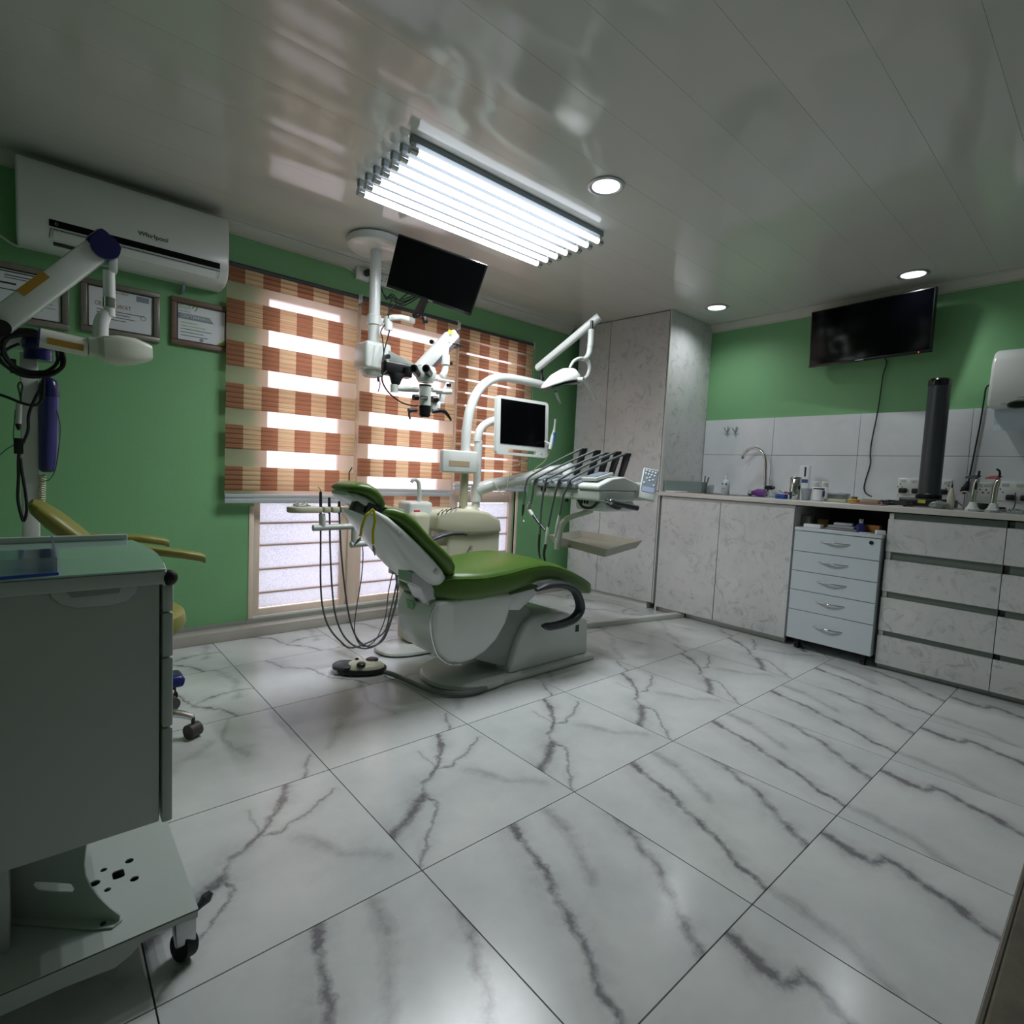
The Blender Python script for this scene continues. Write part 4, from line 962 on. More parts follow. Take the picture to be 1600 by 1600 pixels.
# ------------------------------------------------------------------ overhead monitor on the same pole
TL, TR, BRo, BL = quad((622, 366), (762, 415), (735, 494), (603, 448), 3.0)
w_ = (TR-TL).length; mx = (TR-TL).normalized(); my = (TL-BL).normalized(); mn = mx.cross(my).normalized(); h_ = (TL-BL).length
om = thing('overhead_monitor', 'black flat monitor tilted down from the ceiling beside the tube lights', 'monitor', (TL+TR)/2)
b = B(); b.obox(TL+mx*w_/2-my*h_/2-mn*.012, mx, my, mn, w_, h_, .022, .003); obj('housing', b, black_plastic, om)
b = B(); b.obox(TL+mx*w_/2-my*(h_*.48)+mn*.0002, mx, my, mn, w_*.975, h_*.92, .002); obj('screen', b, screen_black, om, smooth=False)
b = B(); b.obox(TL+mx*w_*.52-my*h_*.975+mn*.0003, mx, my, mn, .028, .005, .002); obj('maker_mark', b, pm('mark_grey', '#8a8c8e', .4), om, smooth=False)
CBK = TL+mx*w_*.5-my*h_*.62-mn*.03
b = B(); b.obox(CBK, mx, my, mn, .11, .11, .03, .003); bt = at(650, 493, Y=BL.y+.02); b.beam(CBK-mn*.01, bt, .05, .014, .003); b.sph(bt, .024, (1, 1, .8)); obj('mount', b, black_plastic, om)
b = B(); c = at(664, 500, Y=BL.y); b.obox(c, (1, 0, .3), (0, 1, 0), (-.3, 0, 1), .028, .02, .042, .003); b.tube([c+V((0, 0, .02)), at(661, 488, Y=BL.y+.04), CBK-mn*.06], .003, 8, smooth=3); obj('power_brick', b, black_plastic, om)
obj('arm', B().tube([V((MP.x+.09, PYm, zt)), at(607, 508, Y=PYm-.02)], .016, 14).cyl(at(607, 516, Y=2.95), at(607, 496, Y=2.95), .024).loft([(at(x, y, Y=yy), (0, 0, 1), (0, 1, 0), .016, .014, .014) for x, y, yy in ((603, 498, 2.95), (613, 496, 2.92), (626, 496, 2.91), (638, 499, 2.88), (647, 502, BL.y+.03))], 14, 3), white_plastic, om, label='white curved arm')
for i in range(4):
    s = [V((MP.x+.04, PYm+.06, 2.27-.02*i)), at(597+2*i, 455+4*i, Y=3.04), at(612, 468-3*i, Y=3.04), at(632, 473+2*i-(i % 2)*8, Y=3.04), CBK-mn*.05-my*.03]
    obj('cable', B().tube(s, .0035, 8, smooth=5), black_rubber, om)
b = B(); s = [at(612, 468, Y=2.9), at(608, 480, Y=2.93), at(607, 495, Y=2.93), at(601, 508, Y=2.95), at(595, 518, Y=2.93), at(598, 530, Y=2.90), at(600, 560, Y=2.86), at(602, 576, Y=2.8)]
obj('cable', b.tube(s, .0035, 8, smooth=5), black_rubber, om)
# socket strip at the cornice
a = at(556, 423, Y=WY-.02); c = at(606, 444, Y=WY-.02)
sk = thing('socket_strip', 'white socket strip with black plug under the cornice behind the microscope pole', 'socket', (a.x, WY, a.z))
b = B(); b.box((a.x, WY-.03, a.z-.05), (a.x+.09, WY-.001, a.z+.03), .004).box((a.x+.14, WY-.03, a.z-.05), (a.x+.30, WY-.001, a.z+.03), .004); obj('face_plate', b, white_plastic, sk)
b = B()
for k in range(3):
    for u, v in ((0, .012), (-.01, -.008), (.01, -.008)): b.box((a.x+.17+.045*k+u, WY-.032, a.z-.01+v-.004), (a.x+.175+.045*k+u, WY-.0295, a.z-.01+v+.004))
obj('socket_hole', b, black_ink, sk, smooth=False)
obj('plug', B().cyl((a.x+.07, WY-.03, a.z), (a.x+.07, WY-.06, a.z), .022, n=16), black_rubber, sk)
b = B(); b.tube([(a.x, WY-.008, a.z-.01), (a.x-.1, WY-.006, a.z+.012), at(440, 372, Y=WY-.006), at(400, 358, Y=WY-.006)], .004, 8, smooth=3); obj('lead', b, white_plastic, sk)

# ================================================================== WALL TELEVISION
TLt, TRt, BLt = at(1268, 488, X=4.22), at(1463, 447, X=4.16), at(1264, 575, X=4.29)
BRt = TRt+BLt-TLt
tv = thing('television', 'black wall television tilted down on the green right wall', 'television', (TLt+BRt)/2)
def slab(TL, TR, BL, u0, u1, v0, v1, d0, d1, bev=0):
    """box in the plane of a screen: u along the top edge, v down the side, d out of the front"""
    ux, vy = TR-TL, BL-TL; n = ux.cross(vy).normalized()*-1
    if n.dot(CP-TL) < 0: n = -n
    b = B(); bm = bmesh.new()
    P = [[bm.verts.new(TL+ux*u+vy*v+n*d) for u, v in ((u0, v0), (u1, v0), (u1, v1), (u0, v1))] for d in (d0, d1)]
    ring_faces(bm, P)
    if bev: bmesh.ops.bevel(bm, geom=bm.edges[:], offset=bev, segments=2, affect='EDGES', profile=.5)
    b.add(bm); return b
obj('housing', slab(TLt, TRt, BLt, 0, 1, 0, 1, -.04, 0, .003), black_plastic, tv)
obj('screen', slab(TLt, TRt, BLt, .012, .988, .018, .95, .0, .0012), screen_gloss, tv, smooth=False)
obj('chin', slab(TLt, TRt, BLt, 0, 1, .955, 1.0, -.0, .006, .001), pm('tv_chin', '#17181a', .25), tv)
obj('maker_mark', slab(TLt, TRt, BLt, .42, .49, .965, .985, .006, .0068), pm('mark_grey2', '#9a9da0', .4), tv, smooth=False)
obj('standby_light', slab(TLt, TRt, BLt, .915, .921, .97, .985, .006, .007), pm('standby_red', '#d02218', .4, emit=2), tv, smooth=False)
c = (TLt+BRt)/2; c2 = V((WX-.004, c.y, c.z-.03))
obj('wall_bracket', B().box((WX-.02, c.y-.12, c.z-.12), (WX-.001, c.y+.12, c.z+.1), .002).beam(c+V((.03, 0, 0)), c2, .05, .05), dark_steel, tv)
q = [at(x, y, X=WX-.02) for x, y in ((1383, 560), (1379, 590), (1372, 640), (1362, 690), (1360, 710), (1360, 725), (1353, 748), (1350, 762), (1353, 771), (1362, 776))]
r = thing('television_lead', 'thin black lead hanging from the television down to the worktop', 'cable', q[0])
obj('lead', B().tube([c+V((.04, .05, -.1))]+q, .004, 8, smooth=5), black_rubber, r)
# ================================================================== HAND TOWEL DISPENSER at the right edge
a = at(1547, 641, X=WX-.02)
y1 = at(1547, 641, X=4.26).y; zb = at(1547, 641, X=4.26).z; zt = at(1556, 549, X=4.26).z
r = thing('towel_dispenser', 'white paper towel dispenser on the wall at the right edge of the picture', 'dispenser', (WX, y1-.15, zb))
b = B(); b.prism([(WX-.012, y1, zb+.005), (4.14, y1, zb), (4.125, y1, zb+.05), (4.15, y1, zt-.08), (4.20, y1, zt-.02), (4.25, y1, zt), (WX-.012, y1, zt)], (0, -.34, 0), .018, 3); obj('cover', b, white_plastic, r)
q = at(1592, 632, X=4.125)
obj('window', B().loft([((4.129-.003*k, q.y, q.z), (0, 1, 0), (0, 0, 1), .045, .018, .018) for k in (0, 1)], 20, 2.2), black_plastic, r)
obj('window_rim', B().loft([((4.130-.002*k, q.y, q.z), (0, 1, 0), (0, 0, 1), .052, .024, .024) for k in (0, 1)], 20, 2.2), chrome, r)
q = at(1567, 632, X=4.126)
obj('emblem', B().tube([q+V((0, .012, .004)), q+V((-.0, 0, .006)), q+V((0, -.012, .004)), q+V((0, 0, -.004)), q+V((0, .008, -.002))], .0015, 6, smooth=3), pm('emblem_blue', '#5a7f9d', .4), r)
for x, y, w in ((1590, 621, .035), (1587, 625.5, .075)): p = at(x, y, X=4.128); obj('print_line', B().box((4.1245, p.y-w, p.z-.002), (4.1275, p.y, p.z+.002)), grey_ink, r, smooth=False)
a, c = at(1552, 652, X=4.24), at(1600, 686, X=4.24)
obj('paper_sheet', B().prism([(4.22, y1-.025, zb), (4.215, y1-.03, zb-.09), (4.205, y1-.03, zb-.125), (4.206, y1-.31, zb-.13), (4.216, y1-.31, zb-.09), (4.221, y1-.31, zb)], (.002, 0, 0)), pm('towel_paper', '#c3d2dc', .8), r, smooth=False)
q = [at(x, y, X=WX-.02) for x, y in ((1548, 600), (1541, 606), (1538, 622), (1532, 660), (1524, 700), (1517, 735), (1513, 755))]
obj('lead', B().tube(q, .0045, 8, smooth=4), black_rubber, r)
obj('plug', B().tube([at(1513, 752, X=WX-.03), at(1508, 764, X=WX-.035), at(1503, 770, X=WX-.035)], [.008, .022, .014], 12, smooth=3), black_rubber, r)
# ================================================================== SOCKETS on the splash wall
def socket(label, x0, x1, y0, y1_, plugs, holes):
    a, c = at(x0, y1_, X=WX-.013), at(x1, y0, X=WX-.013); ax = WX-.0105
    s = thing('wall_socket', label, 'socket', (WX, a.y, a.z))
    zt_ = max(a.z, c.z); zb_ = min(a.z, c.z)
    b = B().box((ax-.010, c.y, zb_), (ax, a.y, zt_), .002); obj('face_plate', b, white_plastic, s)
    for u in holes:
        b = B(); yy = a.y+(c.y-a.y)*u; zz = (zt_+zb_)/2
        for dy, dz in ((0, .012), (-.012, -.006), (.012, -.006)): b.box((ax-.0108, yy+dy-.003, zz+dz-.004), (ax-.0095, yy+dy+.003, zz+dz+.004))
        o = obj('socket_hole', b, black_ink, s, smooth=False); o['kind'] = 'stuff'
    for u in (.25, .75): 
        yy = a.y+(c.y-a.y)*u; obj('switch', B().box((ax-.013, yy-.016, zt_-.022), (ax-.009, yy+.016, zt_-.008), .001, 1), grey_white, s)
    for u in plugs:
        yy = a.y+(c.y-a.y)*u; obj('plug', B().box((ax-.045, yy-.022, zb_+.004), (ax-.009, yy+.022, zb_+.038), .008), black_rubber, s)
socket('double socket left of the black cylinder, with two plugs', 1402, 1437, 748, 771, (.3, .92), (.12,))
socket('double socket right of the black cylinder', 1457, 1488, 750, 773, (.6,), (.85,))
socket('grey square socket between the two curing lights', 1520, 1551, 754, 782, (), (.35, .7))
socket('double socket with a black adapter at the right edge', 1557, 1606, 754, 782, (.5, 1.0), (.1,))
# hooks
for i, px in enumerate((1137, 1150)):
    p = at(px, 672, X=WX-.014)
    r = thing('wall_hook', 'small chrome double hook on the splash tiles, '+('left' if i == 0 else 'right')+' one of the pair', 'hook', p, 'pair of hooks above the sink')
    obj('stem', B().tube([p+V((.003, 0, .03)), p+V((-.004, 0, .0)), p+V((-.004, 0, -.03))], .003, 8).sph(p+V((-.004, 0, -.032)), .006), steel, r)
    for s in (-1, 1): obj('prong', B().tube([p+V((-.004, 0, -.025)), p+V((-.012, s*.015, .0)), p+V((-.02, s*.024, .018))], .0035, 8, smooth=3), steel, r)
# ================================================================== WORKTOP ITEMS
ZW = .966
def onw(px, X): 
    """point on the worktop at depth X, on the sight line column px"""
    y = 776
    for _ in range(12):
        p = at(px, y, X=X); y += (p.z-ZW)*150
    p = at(px, y, X=X); return V((p.x, p.y, ZW))
# sink
a, c = onw(1068, 3.95), onw(1165, 3.95)
s = thing('sink', 'low stainless steel sink rim set in the worktop by the tall cabinet', 'sink', ((3.98), (a.y+c.y)/2, ZW))
o_ = rrect(3.82, c.y, 4.24, a.y-.02, .03); i_ = rrect(3.85, c.y+.03, 4.16, a.y-.05, .04)
b = B(); b.bm.free(); b.bm = plate2d(o_, [i_], .003); place(b.bm, (0, 0, ZW+.0018), (1, 0, 0), (0, 1, 0)); obj('rim', b, steel, s)
obj('basin', B().box((3.851, c.y+.031, ZW-.0004), (4.159, a.y-.051, ZW+.0006)), dark_steel, s, smooth=False)
obj('drainer_board', B().box((3.80, a.y-.01, ZW+.0002), (4.0, a.y+.10, ZW+.008), .003), paper, s)
# faucet
f0 = onw(1197, 4.28)
r = thing('faucet', 'tall chrome gooseneck faucet behind the sink', 'faucet', f0)
FXx = f0.x
q = [at(x, y, X=FXx) for x, y in ((1196, 765), (1196, 740), (1196, 718), (1191, 706), (1180, 700), (1169, 703), (1162, 711), (1160, 717))]
b = B(); b.tube([f0+V((0, 0, .02))]+q, .0125, 16, smooth=5); b.lathe(f0, [(.03, .0003), (.03, .006), (.022, .012), (.022, .05), (.015, .06)], 24); obj('spout', b, chrome, r)
a = at(1197, 762, X=FXx); c = at(1206, 762, X=FXx-.02)
obj('lever', B().cyl(a, c, .017, n=18).cyl(c, c+V((0, -.02, .0)), .012, n=12), black_plastic, r)
def bottle(name, label, cat, px, X, prof, mat, parts=(), grp=None):
    p = onw(px, X); r = thing(name, label, cat, p, grp)
    obj('body', B().lathe(p, [(rr, h+.0005) for rr, h in prof], 24), mat, r)
    for nm, pr_, m in parts: obj(nm, B().lathe(p, pr_, 20), m, r)
    return r, p
r, p = bottle('toothbrush_cup', 'dark glass cup holding brushes, beside the tall cabinet', 'cup', 1100, 4.0, [(.018, 0), (.020, .004), (.021, .09), (.018, .088), (.016, .01)], pm('smoke_glass', '#6f7779', .15))
obj('brush', B().tube([p+V((0, .004, .02)), p+V((0, .0, .14))], .004, 8), black_plastic, r); obj('brush', B().tube([p+V((0, -.004, .02)), p+V((0, -.03, .13))], [.003, .006], 8), pm('brush_green', '#5d7a62', .5), r)
bottle('cup', 'small white cup next to the brush cup', 'cup', 1109, 4.1, [(.022, 0), (.026, .004), (.030, .07), (.027, .068), (.022, .01)], paper)
pm_ = pm('soap_bottle', '#cdd8dc', .25, var=.03)
r, p = bottle('soap_bottle', 'white pump soap bottle with dark and red spots', 'bottle', 1133, 4.02, [(.027, 0), (.030, .006), (.031, .08), (.026, .105), (.012, .12)], pm_,
    (('pump', [(.010, .118), (.012, .14), (.006, .142), (.005, .16), (.008, .162), (.008, .168)], paper),))
for u, h, rr, m in ((-.012, .085, .006, black_ink), (.016, .085, .007, black_ink), (-.004, .05, .005, red_ink), (.004, .05, .005, red_ink)):
    obj('spot', B().sph(p+V((-.029, u*-1, h)), rr, (.4, .8, 1.2), 10), m, r)
# purple bowl on its side with steel cap
p = onw(1183, 4.12)
r = thing('purple_flask', 'purple plastic flask with a steel cap lying behind the worktop edge', 'flask', p)
obj('body', B().lathe(p+V((0, .035, .03)), [(.016, 0), (.024, .02), (.030, .035), (.030, .09), (.01, .092)], 20, (0, -1, 0)), pm('purple_plastic', '#6b3a86', .3), r)
obj('cap', B().lathe(p+V((0, .066, .022)), [(.014, 0), (.0215, .002), (.0215, .028), (.014, .03)], 18, (0, -1, 0)), steel, r)
# steel canister with black lid handle
r, p = bottle('steel_canister', 'polished steel canister with a curved black handle', 'canister', 1241, 3.98, [(.034, 0), (.036, .004), (.036, .14), (.033, .144)], chrome, (('lid', [(.036, .1405), (.037, .143), (.034, .156), (.01, .158)], steel),))
obj('handle', B().tube([p+V((-.036, .03, .045)), p+V((-.045, .01, .03)), p+V((-.045, -.012, .03)), p+V((-.036, -.032, .048))], .0045, 8, smooth=4), black_plastic, r)
obj('knob', B().sph(p+V((-.015, -.032, .085)), .012, (.8, .6, 1.3)), black_plastic, r)
# blue box with red brush
p = onw(1221, 3.92)
r = thing('blue_box', 'small blue open box left of the steel canister', 'box', p)
obj('body', B().box((p.x-.03, p.y-.032, ZW+.0005), (p.x+.03, p.y+.032, ZW+.033), .003), pm('blue_plastic', '#1f4aa0', .35), r)
r = thing('red_spoon', 'red brush with purple handle resting on the blue box', 'brush', p+V((0, 0, .033)))
obj('handle', B().tube([p+V((0, .022, .056)), p+V((.0, -.01, .040))], .003, 8), pm('brush_purple', '#6a3c73', .4), r)
obj('head', B().sph(p+V((0, -.026, .045)), .014, (.6, 1, .6)), pm('brush_red', '#a8324f', .4), r)
# carton behind
p = onw(1254, 4.2)
r = thing('carton', 'tall white carton with blue and black print behind the canister', 'carton', p)
obj('body', B().box((p.x-.02, p.y-.035, ZW+.0005), (p.x+.02, p.y+.03, ZW+.245), .002), paper, r)
obj('print', B().box((p.x-.0215, p.y-.033, ZW+.12), (p.x-.0195, p.y+.028, ZW+.145)), pm('print_blue', '#34588f', .5), r, smooth=False)
obj('print', B().box((p.x-.0212, p.y-.016, ZW+.165), (p.x-.0196, p.y-.004, ZW+.235)), black_ink, r, smooth=False)
bottle('measuring_cup', 'translucent plastic cup right of the steel canister', 'cup', 1259, 3.98, [(.024, 0), (.026, .003), (.034, .078), (.036, .08), (.031, .078), (.024, .006)], pm('frosted_plastic', '#b9c0c6', .35, trans=.3))
r, p = bottle('white_jar', 'white jar with a blue label and black stripe', 'jar', 1278, 3.98, [(.030, 0), (.034, .004), (.034, .085), (.030, .09)], paper, (('lid_band', [(.0345, .078), (.0345, .086), (.031, .088)], black_plastic),))
obj('side_label', B().box((p.x-.02, p.y-.0355, ZW+.03), (p.x+.01, p.y-.032, ZW+.07)), pm('label_navy', '#23286a', .5), r, smooth=False)
bt, _ = bottle('pill_bottle', 'white capped bottle behind the white jar, left one', 'bottle', 1273, 4.2, [(.024, 0), (.026, .004), (.026, .085), (.016, .10)], paper, (('cap', [(.020, .098), (.021, .10), (.021, .13), (.018, .133)], white_plastic),), 'two white bottles behind the jar')
dup(bt, onw(1287, 4.2), 'white capped bottle behind the white jar, right one')
# rack of burs, yellow box, pink folder
p = onw(1308, 4.05)
r = thing('bur_rack', 'low clear rack filled with rows of small burs', 'rack', p)
obj('box', B().box((p.x-.05, p.y-.065, ZW+.0005), (p.x+.05, p.y+.065, ZW+.02), .003), pm('rack_cream', '#c8caa8', .4), r)
obj('lid', B().box((p.x-.045, p.y-.06, ZW+.021), (p.x+.052, p.y+.055, ZW+.06), .004), clear_plastic, r)
b = B()
for i in range(10):
    for j in range(4): b.cyl((p.x-.035+.022*j, p.y-.05+.0105*i, ZW+.0205), (p.x-.035+.022*j, p.y-.05+.0105*i, ZW+.048), .0018, n=6)
obj('burs', b, dark_steel, r, kind='stuff')
p = onw(1334, 3.92)
r = thing('yellow_tub', 'crumpled yellow tub with a brown lid in front of the bur rack', 'tub', p)
obj('body', B().lathe(p, [(.030, .0005), (.034, .004), (.036, .024), (.032, .028)], 20), pm('yellow_plastic', '#c0a63e', .4), r); obj('lid', B().lathe(p, [(.018, .028), (.018, .042), (.015, .044)], 18), pm('brown_plastic', '#7d6a58', .5), r)
p = onw(1355, 3.86)
r = thing('pink_folder', 'flat pink folder near the worktop edge', 'folder', p); obj('cover', B().box((p.x-.06, p.y-.09, ZW+.0005), (p.x+.08, p.y+.08, ZW+.007), .001, 1), pm('folder_pink', '#b8737a', .5), r)
p2 = V((p.x+.02, p.y-.01, ZW+.0075))
r = thing('bur_box', 'small transparent box with yellow bars lying on the pink folder', 'box', p2); obj('tray', B().box((p2.x-.03, p2.y-.05, p2.z), (p2.x+.03, p2.y+.05, p2.z+.02), .003), pm('box_straw', '#a59f7e', .4), r)
b = B()
for i in range(8): obj('bar', B().box((p2.x-.025, p2.y-.044+.0115*i, p2.z+.0205), (p2.x+.025, p2.y-.038+.0115*i, p2.z+.024)), orange_sticker, r, smooth=False)
# black cylinder lamp (air purifier tube) on a black base
p = onw(1449, 4.12)
r = thing('tall_cylinder', 'tall dark grey cylinder with black cap standing on a black base on the worktop', 'device', p)
zt_ = at(1466, 592, X=p.x).z
obj('base', B().box((p.x-.09, p.y-.13, ZW+.005), (p.x+.10, p.y+.13, ZW+.055), .008), black_plastic, r)
obj('warning_label', B().box((p.x-.0915, p.y-.006, ZW+.026), (p.x-.0895, p.y+.032, ZW+.046)), pm('label_yellow', '#c8c24a', .5), r, smooth=False)
obj('collar', B().lathe(p, [(.064, .052), (.066, .055), (.066, .08), (.06, .085)], 32), black_plastic, r)
obj('tube', B().cyl(p+V((0, 0, .084)), V((p.x, p.y, zt_-.045)), .056, n=36), pm('tube_grey', '#484b50', .38, .3), r)
obj('cap', B().lathe((p.x, p.y, 0), [(.058, zt_-.047), (.059, zt_-.045), (.059, zt_-.012), (.050, zt_-.002), (.02, zt_)], 36), pm('cap_black', '#0c0c12', .12, coat=.5), r)
for dx in (-.06, .07):
    for dy in (-.1, .1): obj('foot', B().cyl((p.x+dx, p.y+dy, ZW+.0003), (p.x+dx, p.y+dy, ZW+.006), .012, n=12), black_rubber, r)
# tangled leads in front of it
b = B(); rnd = random.Random(4)
pc = onw(1405, 4.0)
pts = [V((pc.x+rnd.uniform(-.08, .0), pc.y+rnd.uniform(-.08, .10), ZW+.006+rnd.uniform(0, .03))) for _ in range(22)]
b.tube([onw(1362, 4.2)+V((0, 0, .02)), onw(1375, 4.1)+V((0, 0, .022)), onw(1385, 4.1)+V((0, 0, .012))]+pts, .0045, 8, smooth=4); r = thing('lead_bundle', 'tangled black leads on the worktop left of the black base', 'cable', pc); obj('lead', b, black_rubber, r)
obj('plug_body', B().tube([onw(1366, 4.15)+V((0, 0, .018)), onw(1378, 4.15)+V((0, 0, .022)), onw(1388, 4.15)+V((0, 0, .018))], [.004, .009, .005], 10, smooth=3), black_rubber, r)
# crumpled foil, small white tool
p = onw(1466, 3.86)
r = thing('foil_wrap', 'crumpled grey plastic wrap in front of the black base', 'wrap', p)
bm = bmesh.new(); bmesh.ops.create_icosphere(bm, subdivisions=3, radius=.032)
for v in bm.verts:
    n = mnoise.noise(v.co*60); v.co = V((v.co.x*.8, v.co.y*1.3, max(v.co.z*.75, -.018)))*(1+.35*n); 
bmesh.ops.translate(bm, vec=p+V((0, 0, .0235)), verts=bm.verts[:]); b = B(); b.bm.free(); b.bm = bm
obj('wrap', b, pm('wrap_grey', '#8e9696', .3, trans=.2), r, smooth=False)
p = onw(1484, 3.9)
r = thing('white_tool', 'upright white pen shaped tool with black tip right of the black base', 'tool', p)
obj('body', B().loft([(p+V((0, 0, h)), (0, 1, 0), (1, 0, 0), w, w, w) for h, w in ((.001, .016), (.03, .017), (.07, .018), (.10, .012), (.125, .006))], 16, 2.4), pm('tool_ivory', '#c5c4b2', .4), r)
obj('tip', B().tube([p+V((0, 0, .123)), p+V((0, 0, .142))], [.004, .003], 8), black_plastic, r)
# curing lights in their stands
for i, (px, col, lb) in enumerate(((1519, black_plastic, 'silver curing light with black shield, nearer to the black cylinder'), (1551, pm('shield_red', '#a23b3b', .3, trans=.2), 'silver curing light with red oval shield'))):
    p = onw(px, 3.95)
    r = thing('curing_light', lb, 'curing light', p, 'pair of curing lights')
    obj('charging_base', B().loft([(p+V((0, 0, h)), (0, 1, 0), (1, 0, 0), w, d, d) for h, w, d in ((.0005, .034, .03), (.012, .034, .03), (.022, .024, .022), (.05, .016, .015))], 20, 2.6), white_plastic, r)
    obj('body', B().tube([p+V((0, .002, .045)), p+V((0, 0, .11)), p+V((0, -.006, .165)), p+V((0, -.010, .185))], [.013, .013, .014, .010], 16, smooth=4), chrome, r)
    obj('shield', B().loft([(p+V((0, (0.012 if i else .012), .190+.0015*k)), (0, 1, -.12), (1, 0, .45), .036, .022, .022) for k in (0, 1)], 20, 2), col, r)
    if i == 0: obj('light_guide', B().tube([p+V((0, -.010, .185)), p+V((0, -.012, .21)), p+V((0, -.013, .225))], .0055, 10), black_plastic, r)
    else: obj('light_guide', B().tube([p+V((0, -.010, .185)), p+V((0, -.012, .21)), p+V((0, -.008, .228)), p+V((0, .004, .236))], .0055, 10, smooth=3), black_plastic, r)
    if i == 0: obj('button_strip', B().box((p.x-.0145, p.y-.012, ZW+.12), (p.x-.011, p.y-.002, ZW+.16), .001, 1), black_plastic, r)
p = onw(1536, 4.05)
r = thing('keypad_box', 'black ribbed box between the two curing lights', 'box', p)
obj('case', B().box((p.x-.03, p.y-.05, ZW+.0005), (p.x+.03, p.y+.05, ZW+.045), .004), black_plastic, r)
for i in range(4): obj('rib', B().box((p.x-.0315, p.y-.045, ZW+.008+.009*i), (p.x-.0295, p.y+.045, ZW+.012+.009*i)), dark_steel, r, smooth=False)
p = onw(1536, 3.84)
r = thing('glass_slab', 'clear glass slab lying between the curing lights', 'slab', p); obj('slab', B().box((p.x-.03, p.y-.06, ZW+.0005), (p.x+.03, p.y+.06, ZW+.012), .002), clear_plastic, r)
p = onw(1582, 3.95)
r = thing('instrument_pile', 'low heap of metal instruments on a clear tray at the right edge', 'instruments', p)
obj('tray', B().box((p.x-.09, p.y-.10, ZW+.0005), (p.x+.06, p.y+.08, ZW+.008), .003), clear_plastic, r)
for i in range(9): 
    y0 = p.y-.08+.016*i; obj('instrument', B().tube([(p.x-.08, y0, ZW+.013), (p.x-.0, y0+rnd.uniform(-.02, .02), ZW+.014+rnd.uniform(0, .012)), (p.x+.05, y0+rnd.uniform(-.03, .03), ZW+.014)], .003, 6), steel, r)
p = onw(1560, 4.2)
r = thing('power_adapter', 'black adapter with a lead lying under the right socket', 'adapter', p)
obj('body', B().box((p.x-.025, p.y-.03, ZW+.0005), (p.x+.025, p.y+.04, ZW+.028), .006), black_plastic, r)
obj('lead', B().tube([p+V((0, -.03, .012)), p+V((.02, -.055, .015)), p+V((.07, -.06, .05)), V((WX-.05, p.y-.05, 1.08))], .003, 8, smooth=4), black_rubber, r)
p = onw(1500, 4.18)
r = thing('white_cable', 'loop of white cable left of the first curing light', 'cable', p)
obj('loop', B().tube([p+V((0, -.05, .004)), p+V((0, .0, .03)), p+V((0, .03, .075)), p+V((0, .01, .10)), p+V((0, -.03, .105)), p+V((.02, -.04, .06))], .004, 8, smooth=5), white_plastic, r)

# ================================================================== ROLLING PEDESTAL in the niche
PX_ = 3.70; y0, y1 = .945, 1.425
r = thing('rolling_pedestal', 'white rolling pedestal with five drawers parked under the worktop', 'pedestal', (3.9, 1.18, 0))
obj('body', B().box((PX_+.018, y0, .072), (PX_+.50, y1, .775), .002, 1), white_lacquer, r)
obj('top', B().box((PX_-.004, y0-.004, .776), (PX_+.505, y1+.002, .797), .003), white_lacquer, r)
zs = [.072, .262, .391, .516, .643, .774]
for i, (a, c) in enumerate(zip(zs, zs[1:])):
    d = obj('drawer', B().box((PX_, y0, a+.0018), (PX_+.017, y1, c-.0018), .001, 1), white_lacquer, r)
    zc = (a+c)/2 + (.01 if i else .01); w = .075; ym = (y0+y1)/2
    obj('handle', B().tube([(PX_+.001, ym+w+.008, zc), (PX_-.012, ym+w*.7, zc), (PX_-.022, ym, zc), (PX_-.012, ym-w*.7, zc), (PX_+.001, ym-w-.008, zc)], [.0035, .0045, .0065, .0045, .0035], 10, smooth=5), chrome, d)
obj('lock', B().cyl((PX_-.001, y0+.048, .747), (PX_-.006, y0+.048, .747), .011, n=18), black_plastic, r)
for cx in (PX_+.06, PX_+.44):
    for cy in (y0+.05, y1-.05):
        w = obj('caster', B().cyl((cx, cy-.012, .026), (cx, cy+.012, .026), .025, n=18), black_plastic, r)
        obj('fork', B().box((cx-.016, cy-.016, .03), (cx+.016, cy+.016, .071), .003), black_rubber, w)
ZP = .7975
def onp(px, py, X):
    p = at(px, py, X=X); return V((X, p.y, ZP))
def boxt(name, label, cat, px, X, wy, wx, h, mat, rot=0, zb=ZP, grp=None, name2='body'):
    p = onp(px, 825, X); p.z = zb; r = thing(name, label, cat, p, grp)
    ax = V((math.cos(rot), math.sin(rot), 0)); obj(name2, B().obox(p+V((0, 0, h/2+.0005)), ax, V((-ax.y, ax.x, 0)), (0, 0, 1), wx, wy, h, .0015), mat, r); return r, p
boxt('white_carton', 'flat white carton at the left end of the pedestal top', 'box', 1271, 3.76, .10, .06, .022, paper)
b1, p = boxt('glasses_case', 'dim grey rounded case at the back left of the pedestal top', 'case', 1262, 3.90, .06, .10, .07, pm('case_grey', '#6d6e66', .5))
boxt('brown_pouch', 'brown pouch behind the flat white carton', 'pouch', 1285, 3.92, .06, .05, .05, pm('pouch_brown', '#6b542e', .6), .3)
s1, p = boxt('booklet', 'lowest grey booklet of the stack on the pedestal', 'booklet', 1318, 3.80, .17, .10, .012, pm('booklet_grey', '#8b8c8c', .6), .1, grp='booklets stacked on the pedestal')
s1, p = boxt('booklet', 'middle pale booklet of the stack on the pedestal', 'booklet', 1318, 3.81, .15, .09, .012, pm('booklet_pale', '#a6a8aa', .6), -.1, ZP+.0135, grp='booklets stacked on the pedestal')
s1, p = boxt('booklet', 'topmost white booklet of the stack on the pedestal', 'booklet', 1318, 3.83, .10, .07, .016, pm('booklet_white', '#b9bcc2', .6), .15, ZP+.027, grp='booklets stacked on the pedestal')
p = onp(1345, 825, 3.78)
